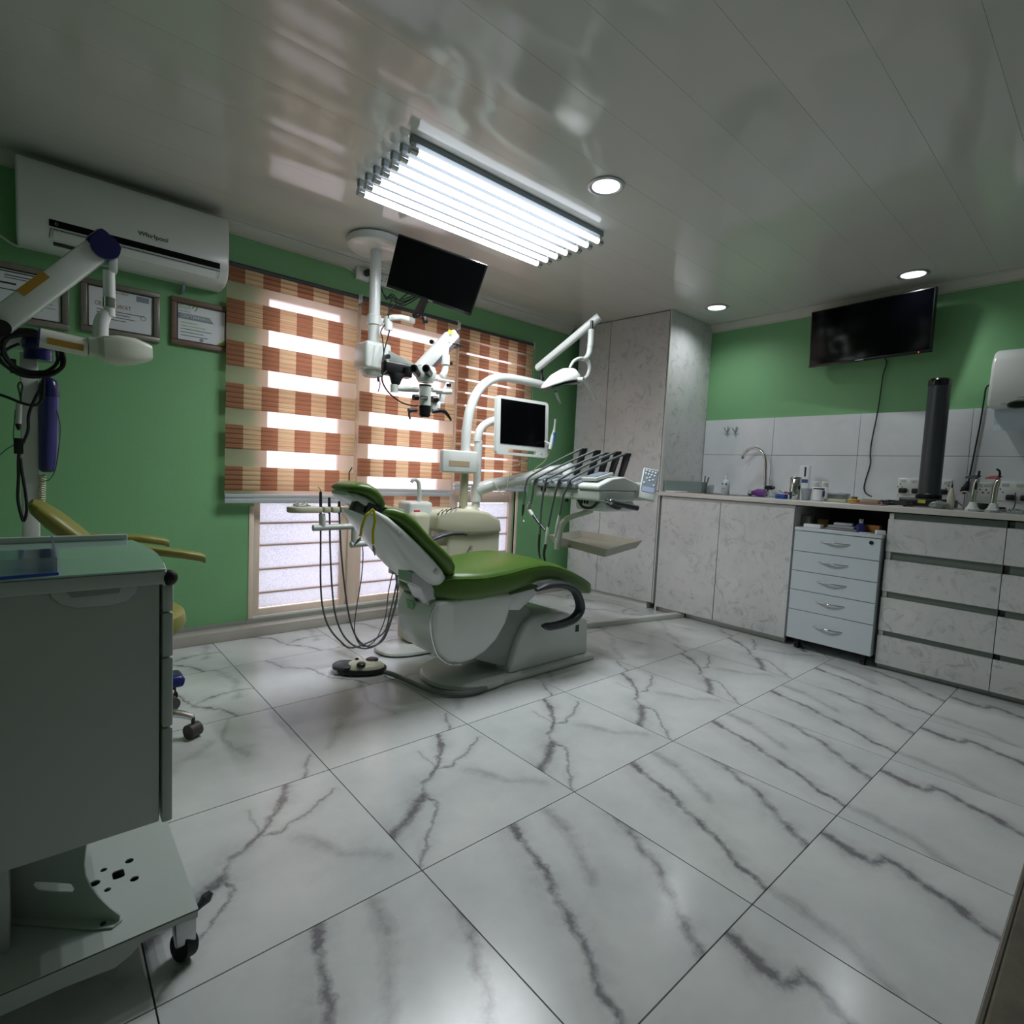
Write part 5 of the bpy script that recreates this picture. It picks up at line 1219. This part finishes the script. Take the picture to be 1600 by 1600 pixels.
r = thing('blue_bottle', 'dark blue bottle with a silver cap on the pedestal', 'bottle', p)
obj('body', B().lathe(p, [(.024, .0005), (.028, .004), (.028, .04), (.012, .055)], 22), pm('bottle_blue', '#20226b', .2, coat=.3), r); obj('cap', B().lathe(p, [(.012, .053), (.013, .055), (.013, .078), (.011, .08)], 18), steel, r)
boxt('orange_box', 'orange box behind the blue bottle on the pedestal', 'box', 1364, 3.84, .08, .05, .045, pm('box_orange', '#96682a', .6))
boxt('tilted_carton', 'small white carton lying askew at the right end of the pedestal top', 'box', 1376, 3.735, .045, .035, .024, paper, .5)
boxt('white_slip', 'thin white slip at the front of the pedestal top', 'card', 1353, 3.722, .06, .03, .004, paper, .05)

# ================================================================== AIR CONDITIONER
ac = thing('air_conditioner', 'white wall air conditioner with a black stripe under the cornice', 'air conditioner', (.38, WY, 1.97))
ax0, ax1 = -.055, .790
prof = [(WY-.001, 2.345), (3.36, 2.345), (3.315, 2.335), (3.292, 2.30), (3.283, 2.22), (3.282, 2.08), (3.290, 2.04), (3.315, 2.008), (3.36, 1.988), (WY-.001, 1.982)]
obj('body', B().prism([(ax0, y, z) for y, z in prof], (ax1-ax0, 0, 0), .012, 3), white_plastic, ac)
obj('black_stripe', B().box((.055, 3.2805, 2.055), (.745, 3.284, 2.085), .0012, 1), screen_black, ac)
obj('power_icon', B().tube([(.075, 3.2795, 2.066), (.079, 3.2795, 2.075), (.086, 3.2795, 2.07), (.082, 3.2795, 2.062), (.075, 3.2795, 2.066)], .0008, 6), grey_white, ac)
t = text('lettering', 'Whirlpool', .030, (.385, 3.281, 2.128), (1, 0, 0), (0, 0, 1), black_ink, ac, label='dark grey brand lettering')
b = B(); b.tube([(.06, 3.2840, 2.045), (.745, 3.2840, 2.045), (.735, 3.2875, 2.005)], .0015, 6); b.tube([(.06, 3.2840, 2.045), (.055, 3.2880, 2.005)], .0015, 6); obj('flap_joint', b, black_ink, ac)
obj('flap', B().prism([(.07, 3.2835, 2.040), (.07, 3.300, 2.004), (.07, 3.312, 2.006), (.07, 3.295, 2.042)], (.655, 0, 0), .002), white_plastic, ac)
obj('vent_slot', B().box((.07, 3.325, 1.990), (.20, 3.345, 2.000)), dark_steel, ac, smooth=False)
obj('drain_pipe', B().tube([(.60, 3.42, 1.97), (.605, 3.45, 1.955), (.60, WY-.005, 1.94)], .008, 8, smooth=3), grey_ink, ac)
obj('supply_lead', B().tube([(.0, 3.42, 1.988), (-.06, WY-.02, 1.985), (-.15, WY-.015, 2.03), (-.4, WY-.015, 2.09)], .005, 8, smooth=4), white_plastic, ac)
# ================================================================== CERTIFICATES
def picture(label, x0, x1, z0, z1, fm, tilt=0, t=.028):
    r = thing('framed_certificate', label, 'picture frame', ((x0+x1)/2, WY, z0), 'framed certificates on the window wall')
    yf = WY-.022
    for (a, c) in (((x0, z0), (x1, z0+t)), ((x0, z1-t), (x1, z1)), ((x0, z0+t), (x0+t, z1-t)), ((x1-t, z0+t), (x1, z1-t))):
        obj('frame_strip', B().box((a[0], yf, a[1]), (c[0], WY-.001, c[1]), .005), fm, r)
    obj('sheet', B().box((x0+t, yf+.010, z0+t), (x1-t, yf+.014, z1-t)), paper, r, smooth=False)
    for q in ((x0+t, z0+t, x1-t, z0+t+.005), (x0+t, z1-t-.005, x1-t, z1-t), (x0+t, z0+t+.005, x0+t+.005, z1-t-.005), (x1-t-.005, z0+t+.005, x1-t, z1-t-.005)):
        obj('liner', B().box((q[0], yf+.004, q[1]), (q[2], yf+.0095, q[3])), pm('liner_dark', '#2c2622', .5), r, smooth=False)
    return r, yf+.0096
def T_(s, size, x, z, y, m, r, al='LEFT', sx=1): text('lettering', s, size, (x, y, z), (1, 0, 0), (0, 0, 1), m, r, .0003, al, sx)
r, yf = picture('light framed certificate with a red headline between two other frames', .172, .503, 1.652, 1.912, silver_frame)
T_('A DENT', .016, .312, 1.868, yf, red_ink, r); T_('СЕРТИФИКАТ', .026, .228, 1.800, yf, red_ink, r, 'LEFT', .84)
for k, w in enumerate((.20, .14, .16, .12)): obj('text_line', B().box((.235, yf-.0002, 1.772-.014*k), (.235+w, yf+.0004, 1.775-.014*k)), black_ink, r, smooth=False)
obj('seal', B().tube([(.43+.011*math.cos(t*.35), yf, 1.765+.011*math.sin(t*.35)) for t in range(19)], .0015, 6), grey_ink, r); obj('photo_block', B().box((.40, yf-.0002, 1.845), (.455, yf+.0004, 1.872)), grey_ink, r, smooth=False)
r, yf = picture('brown framed green and grey certificate partly behind the left blind', .553, .850, 1.660, 1.915, wood_frame)
T_('BioX', .030, .590, 1.868, yf, green_ink, r); obj('leaf_mark', B().tube([(.655, yf, 1.868), (.668, yf, 1.886), (.678, yf, 1.872), (.668, yf, 1.858)], .003, 6, smooth=4), green_ink, r); T_('IMPLANTS', .012, .590, 1.846, yf, grey_ink, r)
obj('grey_band', B().prism([(.581, yf, 1.805), (.76, yf, 1.805), (.74, yf, 1.835), (.581, yf, 1.835)], (0, .0004, 0)), grey_ink, r, smooth=False)
T_('СЕРТИФИКАТ', .022, .600, 1.820, yf-.0006, paper, r)
for k, w in enumerate((.08, .12, .15, .11, .13)): obj('text_line', B().box((.60, yf-.0002, 1.785-.017*k), (.60+w, yf+.0004, 1.788-.017*k)), green_ink if k < 2 else black_ink, r, smooth=False)
obj('seal', B().cyl((.70, yf+.0004, 1.705), (.70, yf-.0004, 1.705), .010), grey_ink, r)
obj('green_corner', B().prism([(.77, yf, 1.69), (.82, yf, 1.69), (.82, yf, 1.73)], (0, .0004, 0)), green_ink, r, smooth=False)
r, yf = picture('large light framed certificate at the left edge behind the slanting arm', -.42, .130, 1.640, 1.905, silver_frame)
for x, z, w, h in ((-.14, 1.862, .16, .005), (-.10, 1.846, .11, .004), (-.10, 1.835, .09, .003), (-.30, 1.808, .24, .008), (-.12, 1.782, .07, .004)): obj('text_line', B().box((x, yf-.0002, z), (x+w, yf+.0004, z+h)), black_ink, r, smooth=False)
for k, w in enumerate((.08, .10, .11, .06)): obj('text_line', B().box((-.03, yf-.0002, 1.765-.018*k), (-.03+w, yf+.0004, 1.768-.018*k)), grey_ink, r, smooth=False)
obj('seal', B().tube([(-.005+.013*math.cos(t*.35), yf, 1.70+.011*math.sin(t*.35)) for t in range(19)], .0015, 6), grey_ink, r)

# ================================================================== X-RAY UNIT at the left
XR = thing('xray_unit', 'mobile dental x-ray unit with navy joints and a slanting arm at the left edge', 'x-ray unit', (-.012, 2.75, 0))
px_, py_ = -.014, 2.75
zt_ = at(50, 553, Y=py_).z
obj('column', B().box((px_-.027, py_-.03, .10), (px_+.024, py_+.03, zt_), .006), white_plastic, XR)
b = B(); b.beam((px_, py_, .09), (.40, 2.67, .085), .06, .04, .01).beam((px_, py_, .09), (-.40, 2.67, .085), .06, .04, .01).beam((px_, py_-.03, .085), (px_+.0, py_+.35, .085), .07, .04, .01); obj('base', b, grey_white, XR)
for ex in (.435, -.46):
    e = obj('foot_cap', B().prism([(ex-.055, 2.61, .07), (ex+.035, 2.61, .07), (ex+.045, 2.62, .10), (ex+.03, 2.63, .118), (ex-.055, 2.63, .118)], (0, .09, 0), .012, 2), navy, XR)
    obj('caster', B().cyl((ex-.01, 2.64, .028), (ex-.01, 2.665, .028), .0275, n=20).box((ex-.03, 2.635, .03), (ex+.01, 2.67, .075), .005), black_rubber, e)
a = at(60, 538, Y=2.72); obj('joint_ball', B().sph(a, .05, (1, 1, .95)).cyl(a-V((0, 0, .06)), a, .042), navy, XR)
YX = 2.55
pv = at(-6, 508, Y=YX); el = at(158, 386, Y=YX)
obj('lower_link', B().tube([a+V((-.02, .03, .0)), V((-.16, 2.80, a.z+.01)), V((-.26, 2.70, a.z+.02)), pv-V((.14, -.02, .05)), pv], .026, 14, smooth=3), white_plastic, XR)
d = (el-pv).normalized(); n1 = d.cross(V((0, 1, 0))).normalized()
obj('spring_arm', B().obox((pv+el)/2, d, (0, 1, 0), n1, (el-pv).length, .062, .078, .012), white_plastic, XR)
c = pv.lerp(el, .30)+V((0, -.032, 0)) + n1*(-.008)
c = at(52, 443, Y=YX-.032)
obj('amber_sticker', B().obox(c, d, (0, 1, 0), n1, .105, .0015, .026), orange_sticker, XR, smooth=False)
obj('elbow', B().obox(el+d*.01, d, (0, 1, 0), n1, .085, .075, .090, .02).cyl(el+V((.01, -.042, -.005)), el+V((.01, .042, -.005)), .045), navy, XR)
obj('pivot_knob', B().cyl(at(2, 512, Y=YX-.034), at(2, 512, Y=YX-.05), .026), black_plastic, XR)
b = B(); b.box(at(170, 394, Y=YX-.02), at(182, 430, Y=YX+.02), .004); b.cyl(at(170, 424, Y=YX), at(171, 466, Y=YX), .019); b.cyl(at(171, 480, Y=YX), at(171, 494, Y=YX), .018); obj('drop_tube', b, white_plastic, XR)
obj('chrome_band', B().cyl(at(171, 466, Y=YX), at(171, 481, Y=YX), .0205), chrome, XR)
b = B(); q = [at(171, 488, Y=YX), at(163, 494, Y=YX), at(158, 505, Y=YX), at(157, 522, Y=YX), at(157, 530, Y=YX)]
b.tube(q, [.016, .022, .024, .025, .025], 14, smooth=3); obj('fork', b, white_plastic, XR)
h0, h1 = at(138, 541, Y=YX), at(236, 552, Y=YX); hd_ = (h1-h0).normalized(); hu = V((0, 1, 0)).cross(hd_).normalized(); hu = hu if hu.z > 0 else -hu
obj('tube_head', B().loft([(h0+hd_*(h1-h0).length*t, (0, 1, 0), hu, w, tp, bt) for t, w, tp, bt in ((0, .035, .030, .030), (.14, .04, .034, .038), (.22, .062, .038, .050), (.45, .068, .046, .056), (.72, .064, .044, .048), (.95, .045, .030, .032), (1.0, .040, .024, .026))], 24, 5), pm('head_ivory', '#d5d8c8', .35), XR)
c0, c1 = at(60, 527, Y=YX), at(137, 543, Y=YX)
obj('cone', B().tube([c0, c1], .033, 28), pm('cone_ivory', '#d9dcd0', .3), XR)
obj('cone_rim', B().tube([c0-(c1-c0).normalized()*.002, c0+(c1-c0).normalized()*.004], .035, 28), navy, XR)
c = (at(103, 538, Y=YX-.034)); obj('amber_sticker', B().obox(c, (c1-c0), (0, 1, 0), (c1-c0).cross(V((0, 1, 0))), .10, .0015, .022), orange_sticker, XR, smooth=False)
# navy handset pocket, curly lead
a, m, c = at(76, 590, Y=2.72), at(77, 620, Y=2.72), at(74, 738, Y=2.72)
obj('handset_pocket', B().tube([a, at(76, 594, Y=2.72), at(76.5, 603, Y=2.72), m], [.012, .024, .030, .031], 20, smooth=2), navy, XR)
obj('handset_sleeve', B().tube([m, at(76, 690, Y=2.72), at(75, 725, Y=2.72), at(74, 735, Y=2.72), c], [.030, .029, .027, .024, .014], 20, smooth=2), navy_pale, XR)
hel = []
for k in range(90):
    t = k/89; p = at(66, 742, Y=2.72).lerp(at(65, 786, Y=2.72), t); hel.append(p+V((math.cos(k*.9)*.009, math.sin(k*.9)*.009, 0)))
obj('curly_lead', B().tube(hel, .003, 6), cream_plastic, XR)
obj('thin_lead', B().tube([at(x, y, Y=2.70) for x, y in ((88, 640), (94, 665), (92, 700), (86, 735), (76, 750), (62, 752))], .0016, 6, smooth=4), pm('lead_green', '#2f4a38', .5), XR)
# coiled sensor cable with plug
YC = 2.66
r = thing('coiled_cable', 'black cable coiled over the top of the x-ray column with a plug dangling', 'cable', at(48, 552, Y=YC))
rnd = random.Random(9); cc = at(50, 552, Y=YC); b = B(); pts = []
for k in range(100):
    t = k/99; A = t*math.pi*2*5.3+1.2; rr = .074+.010*math.sin(A*.37)+rnd.uniform(-.002, .002)
    pts.append(cc+V((rr*math.cos(A)*1.12, -.03*math.sin(A*.5)-.035+.03*t, rr*math.sin(A)*1.0-.005)))
b.tube(pts, .0055, 8, smooth=2); obj('coil', b, black_rubber, r)
obj('lead', B().tube([at(x, y, Y=YC-.03) for x, y in ((68, 600), (55, 622), (45, 648), (44, 672), (37, 690), (32, 700), (29, 716), (29, 745), (28, 780), (34, 808), (38, 813), (42, 795), (39, 765), (34, 735), (32, 716))], .0048, 8, smooth=5), black_rubber, r)
obj('lead', B().tube([at(x, y, Y=YC-.03) for x, y in ((68, 590), (66, 622), (55, 633), (35, 630), (15, 622), (-8, 614))], .0048, 8, smooth=5), black_rubber, r)
obj('lead', B().tube([at(x, y, Y=YC-.03) for x, y in ((30, 537), (12, 545), (-6, 560))], .0048, 8, smooth=3), black_rubber, r)
c = at(29, 697, Y=YC-.03); obj('inline_box', B().box(c-V((.013, .008, .028)), c+V((.013, .008, .028)), .003), black_plastic, r)
c = at(20, 568, Y=YC-.03); obj('plug', B().box(c-V((.010, .006, .02)), c+V((.010, .006, .016)), .003).box(c-V((.007, .004, .034)), c+V((.007, .004, -.019))), black_plastic, r)
r = thing('hanging_probe', 'pale sensor holder hanging by a dark green loop left of the x-ray column', 'sensor', at(30, 640, Y=2.66))
obj('sleeve', B().tube([at(30, 630, Y=2.68), at(29, 662, Y=2.68)], .009, 10), grey_white, r); obj('loop', B().tube([at(x, y, Y=2.68) for x, y in ((33, 636), (31, 616), (28, 603), (32, 597), (35, 603), (33, 618), (33, 640))], .0025, 8, smooth=4), MATS['lead_green'], r)
obj('plug', B().tube([at(28, 662, Y=2.68), at(29, 672, Y=2.68)], [.009, .004], 10), black_plastic, r)
obj('thin_lead', B().tube([at(x, y, Y=2.70) for x, y in ((24, 640), (21, 680), (22, 694), (10, 702), (-8, 718))], .0016, 6, smooth=4), MATS['lead_green'], r)

# ================================================================== OLIVE STOOL behind the cart
stl = thing('operator_stool', 'olive vinyl operator stool with two arms behind the cart', 'stool', (.19, 2.40, 0))
SXc, SYc = .215, 2.40
obj('seat', B().loft([((SXc, SYc, z), (1, 0, 0), (0, 1, 0), w, w, w) for z, w in ((.375, .10), (.385, .17), (.405, .205), (.435, .218), (.468, .212), (.485, .19), (.492, .14), (.494, .05))], 36, 2.3), olive_vinyl, stl)
bu = (V((.165, 0, .70))-V((.005, 0, .86))).normalized(); bnn = V((-bu.z, 0, bu.x))
obj('backrest', B().loft([(V((.000, SYc, .865))+bu*t, (0, 1, 0), bnn, w, h, h) for t, w, h in ((-.02, .10, .010), (0, .135, .024), (.06, .15, .032), (.14, .15, .032), (.20, .14, .028), (.235, .11, .012))], 28, 3), olive_vinyl, stl)
obj('back_post', B().tube([(.13, SYc, .72), (.05, SYc, .55), (.10, SYc, .38), (SXc-.05, SYc, .36)], .014, 12, smooth=4), dark_steel, stl)
for yy, xs, zs_ in ((2.60, (.13, .20, .30, .385, .40), (.745, .752, .748, .733, .728)), (2.22, (.20, .27, .36, .445, .462), (.735, .735, .722, .695, .690))):
    if yy < 2.4: e = [at(x, y, Y=2.22) for x, y in ((215, 856), (245, 860), (280, 864), (312, 869), (319, 872))]
    else: e = [at(x, y, Y=2.60) for x, y in ((140, 838), (170, 840), (215, 840), (255, 845), (263, 848))]
    obj('armrest', B().loft([(p, (0, 1, 0), (0, 0, 1), w, .013, .018) for p, w in zip(e, (.02, .028, .032, .034, .026))], 16, 3.4), olive_vinyl, stl)
    obj('arm_post', B().tube([e[1]+V((-.03, 0, -.02)), (e[1].x-.10, yy, .62), (SXc+.05, (yy+SYc)/2, .40)], .009, 10, smooth=3), chrome, stl)
obj('gas_column', B().cyl((SXc, SYc, .10), (SXc, SYc, .26), .026).cyl((SXc, SYc, .26), (SXc, SYc, .38), .015), dark_steel, stl)
b = B(); b.tube([(SXc+.165*math.cos(t), SYc+.165*math.sin(t), .135) for t in [2*math.pi*k/40 for k in range(41)]], .011, 12, caps=False)
for k in range(3): b.tube([(SXc, SYc, .135), (SXc+.16*math.cos(k*2.09+.4), SYc+.16*math.sin(k*2.09+.4), .135)], .007, 8)
obj('foot_ring', b, chrome, stl)
for k in range(5):
    t = -.56+k*2*math.pi/5; u = V((math.cos(t), math.sin(t), 0)); c = V((SXc, SYc, 0)); e = c+u*.262
    lg = obj('base_arm', B().loft([(c+u*.02+V((0, 0, .105)), V((-u.y, u.x, 0)), (0, 0, 1), .024, .018, .02), (c+u*.12+V((0, 0, .105)), V((-u.y, u.x, 0)), (0, 0, 1), .020, .014, .016), (c+u*.22+V((0, 0, .092)), V((-u.y, u.x, 0)), (0, 0, 1), .017, .010, .014), (e+V((0, 0, .078)), V((-u.y, u.x, 0)), (0, 0, 1), .014, .008, .010)], 14, 3), chrome, stl)
    w = V((-u.y, u.x, 0)).lerp(u, .35).normalized()
    obj('caster', B().cyl(e+V((0, 0, .0275))-w*.022, e+V((0, 0, .0275))+w*.022, .027, n=22).cyl(e+V((0, 0, .05)), e+V((0, 0, .076)), .007, n=10), pm('caster_grey', '#4d4845', .45), lg)

# ================================================================== WHITE CART in the left foreground
ct = thing('instrument_cart', 'white metal instrument cart with drawers in the left foreground', 'cart', (-.17, 1.4, 0))
CX0, CX1, CY0, CY1 = -.56, .178, 1.222, 1.60
obj('body', B().box((CX0, CY0, .325), (CX1, CY1, .806), .003), cart_white, ct)
o_ = [(CX0-.01, 1.205)]+[(.188, 1.205), (.198, 1.30), (.203, 1.40), (.203, 1.47), (.196, 1.57), (.185, 1.66)]+[(CX0-.01, 1.66)]
obj('frame_top', B().prism([(x, y, .807) for x, y in o_], (0, 0, .026), .004, 2), cart_white, ct)
obj('glass_top', B().prism([(x*.985 if x > 0 else x, 1.21+(y-1.21)*.985, .8335) for x, y in o_], (0, 0, .004), .001, 1), cart_top, ct)
obj('rear_lip', B().box((CX0, 1.655, .835), (.172, 1.668, .852), .003), cart_white, ct)
obj('corner_bumper', B().sph((.193, 1.213, .818), .014, (1, 1, 1.1)), black_rubber, ct)
for a, c in ((.750, .803), (.660, .747), (.518, .657), (.322, .515)):
    obj('drawer', B().box((CX1+.004, CY0-.004, a), (CX1+.022, CY1, c), .003), cart_white, ct)
h = [at(x, y, Y=CY0-.001) for x, y in ((77, 918), (100, 921), (130, 921), (170, 917), (205, 912), (216, 913), (212, 926), (198, 938), (170, 945), (120, 949), (95, 944), (80, 932))]
b = B(); b.prism(h, (0, -.005, 0), .0015); obj('grip_moulding', b, pm('grip_moulding', '#c3cbc6', .4), ct)
h2 = [at(x, y, Y=CY0-.006) for x, y in ((100, 922), (190, 915), (186, 926), (112, 934))]
obj('grip_recess_shade', B().prism(h2, (0, -.0018, 0)), pm('grip_shadow', '#9aa39e', .6), ct, smooth=False)  # raised pad; the recess shade is put into its darker colour
# platform with punched holes
PZ = .122
def circ(cx, cy, rx, ry, n=20): return [(cx+rx*math.cos(2*math.pi*k/n), cy+ry*math.sin(2*math.pi*k/n)) for k in range(n)]
def fl(px, py): p = at(px, py, Z=PZ); return (p.x, p.y)
holes = []
for x, y, r_ in ((202, 1345, .0085), (210, 1373, .0085), (148, 1380, .010), (162, 1359, .0065), (168, 1390, .0065)): c = fl(x, y); holes.append(circ(c[0], c[1], r_, r_*1.0))
c = fl(185, 1366); holes.append(rrect(c[0]-.011, c[1]-.015, c[0]+.011, c[1]+.015, .006, 3))
b = B(); b.bm.free(); b.bm = plate2d([(CX0, 1.20), (.244, 1.20), (.244, 1.62), (CX0, 1.62)], holes, .003); place(b.bm, (0, 0, PZ-.0015), (1, 0, 0), (0, 1, 0)); obj('platform', b, cart_white, ct)
q = [at(x, y, Y=1.20) for x, y in ((310, 1421), (308, 1434), (275, 1446), (245, 1458), (222, 1472), (205, 1492), (180, 1512), (100, 1543), (0, 1588))]
obj('front_skirt', B().prism([(.244, 1.20, PZ-.001)]+[(p.x, 1.20, p.z) for p in q[1:]]+[(CX0, 1.20, q[-1].z), (CX0, 1.20, PZ-.001)], (0, .004, 0)), cart_white, ct, smooth=False)
obj('side_skirt', B().box((.240, 1.205, .10), (.244, 1.62, PZ-.002)), cart_white, ct, smooth=False)
obj('hole_shade_plate', B().box((.03, 1.33, .100), (.22, 1.50, .104)), dark_steel, ct, smooth=False)  # dark plate added under the platform so its holes look shaded
obj('foot_beam', B().box((CX0, 1.56, .07), (.23, 1.60, .115), .004), cart_white, ct)
zmn = PZ+.0015
G0 = at(12, 1436, Z=zmn); G1 = at(182, 1440, Z=zmn); gu = (G1-G0).normalized(); gn = V((-gu.y, gu.x, 0))
def gp(px, py):
    d = cfw + cri*((px-800)/CF) - cup*((py-800)/CF); p = CP + d*((gn.dot(G0-CP))/gn.dot(d)); return ((p-G0).dot(gu), p.z)
outer = [gp(*p) for p in ((140, 1318), (134, 1330), (132, 1350), (134, 1368), (142, 1385), (155, 1402), (172, 1418), (188, 1430))]
outer = [(-.02, .323), (outer[0][0], .323)]+[q for q in outer[1:] if q[1] > zmn+.004]+[((G1-G0).length+.006, zmn), (-.02, zmn)]
sa, sb = gp(55, 1379), gp(114, 1391); sm = [gp(*p) for p in ((53, 1382), (56, 1377), (85, 1378), (112, 1380), (117, 1388), (114, 1394), (85, 1393), (60, 1390))]
b = B(); b.bm.free(); b.bm = plate2d(outer, [sm], .003); place(b.bm, (G0.x, G0.y, 0), gu, (0, 0, 1)); obj('gusset', b, cart_white, ct, smooth=False)
b = B(); b.prism([G0+gn*.003, G1+gn*.003+gu*.01, G1-gn*.016+gu*.004, G1-gn*.022-gu*.03, G0-gn*.012], (0, 0, .003)); obj('gusset_foot', b, cart_white, ct, smooth=False)
a = at(161, 1444, Z=zmn+.003); obj('foot_bolt', B().cyl(a, a+V((0, 0, .002)), .005, n=12), dark_steel, ct)
obj('centre_column', B().box((-.40, 1.30, PZ), (-.045, 1.50, .325), .003), cart_white, ct)
for cx, cy in ((.226, 1.235), (.226, 1.60), (CX0+.03, 1.235), (CX0+.03, 1.60)):
    w = obj('caster', B().cyl((cx-.012, cy-.006, .0325), (cx+.010, cy+.004, .0285), .028, n=24), black_rubber, ct)
    obj('fork', B().box((cx-.02, cy-.02, .040), (cx+.018, cy+.02, .098), .004).cyl((cx, cy, .095), (cx, cy, .118), .010, n=12), steel, w)
    if cx > 0 and cy < 1.4: obj('brake_lever', B().tube([(cx+.012, cy+.005, .088), (cx+.030, cy+.008, .095), (cx+.042, cy+.010, .104), (cx+.052, cy+.012, .112)], [.006, .007, .012, .006], 12, smooth=2), dark_grey, w)
# clear box on the cart
zb_ = .8378
a, c = at(0, 903, Z=zb_), at(92, 896, Z=zb_)
r = thing('acrylic_box', 'low clear acrylic box with a blue edge on the cart top', 'box', (-.1, 1.35, zb_))
obj('wall', B().box((-.20, 1.215, zb_+.0005), (.026, 1.218, zb_+.03)).box((.023, 1.218, zb_+.0005), (.026, 1.53, zb_+.03)), clear_plastic, r, smooth=False)
obj('floor_plate', B().box((-.20, 1.219, zb_+.0005), (.022, 1.53, zb_+.003)), pm('acrylic_tint', '#a9c6d6', .08, trans=.8), r, smooth=False)
obj('blue_edge', B().beam(at(-4, 904, Z=zb_+.006), at(92, 896, Z=zb_+.006), .006, .006, .002), pm('edge_blue', '#2350a8', .3), r)
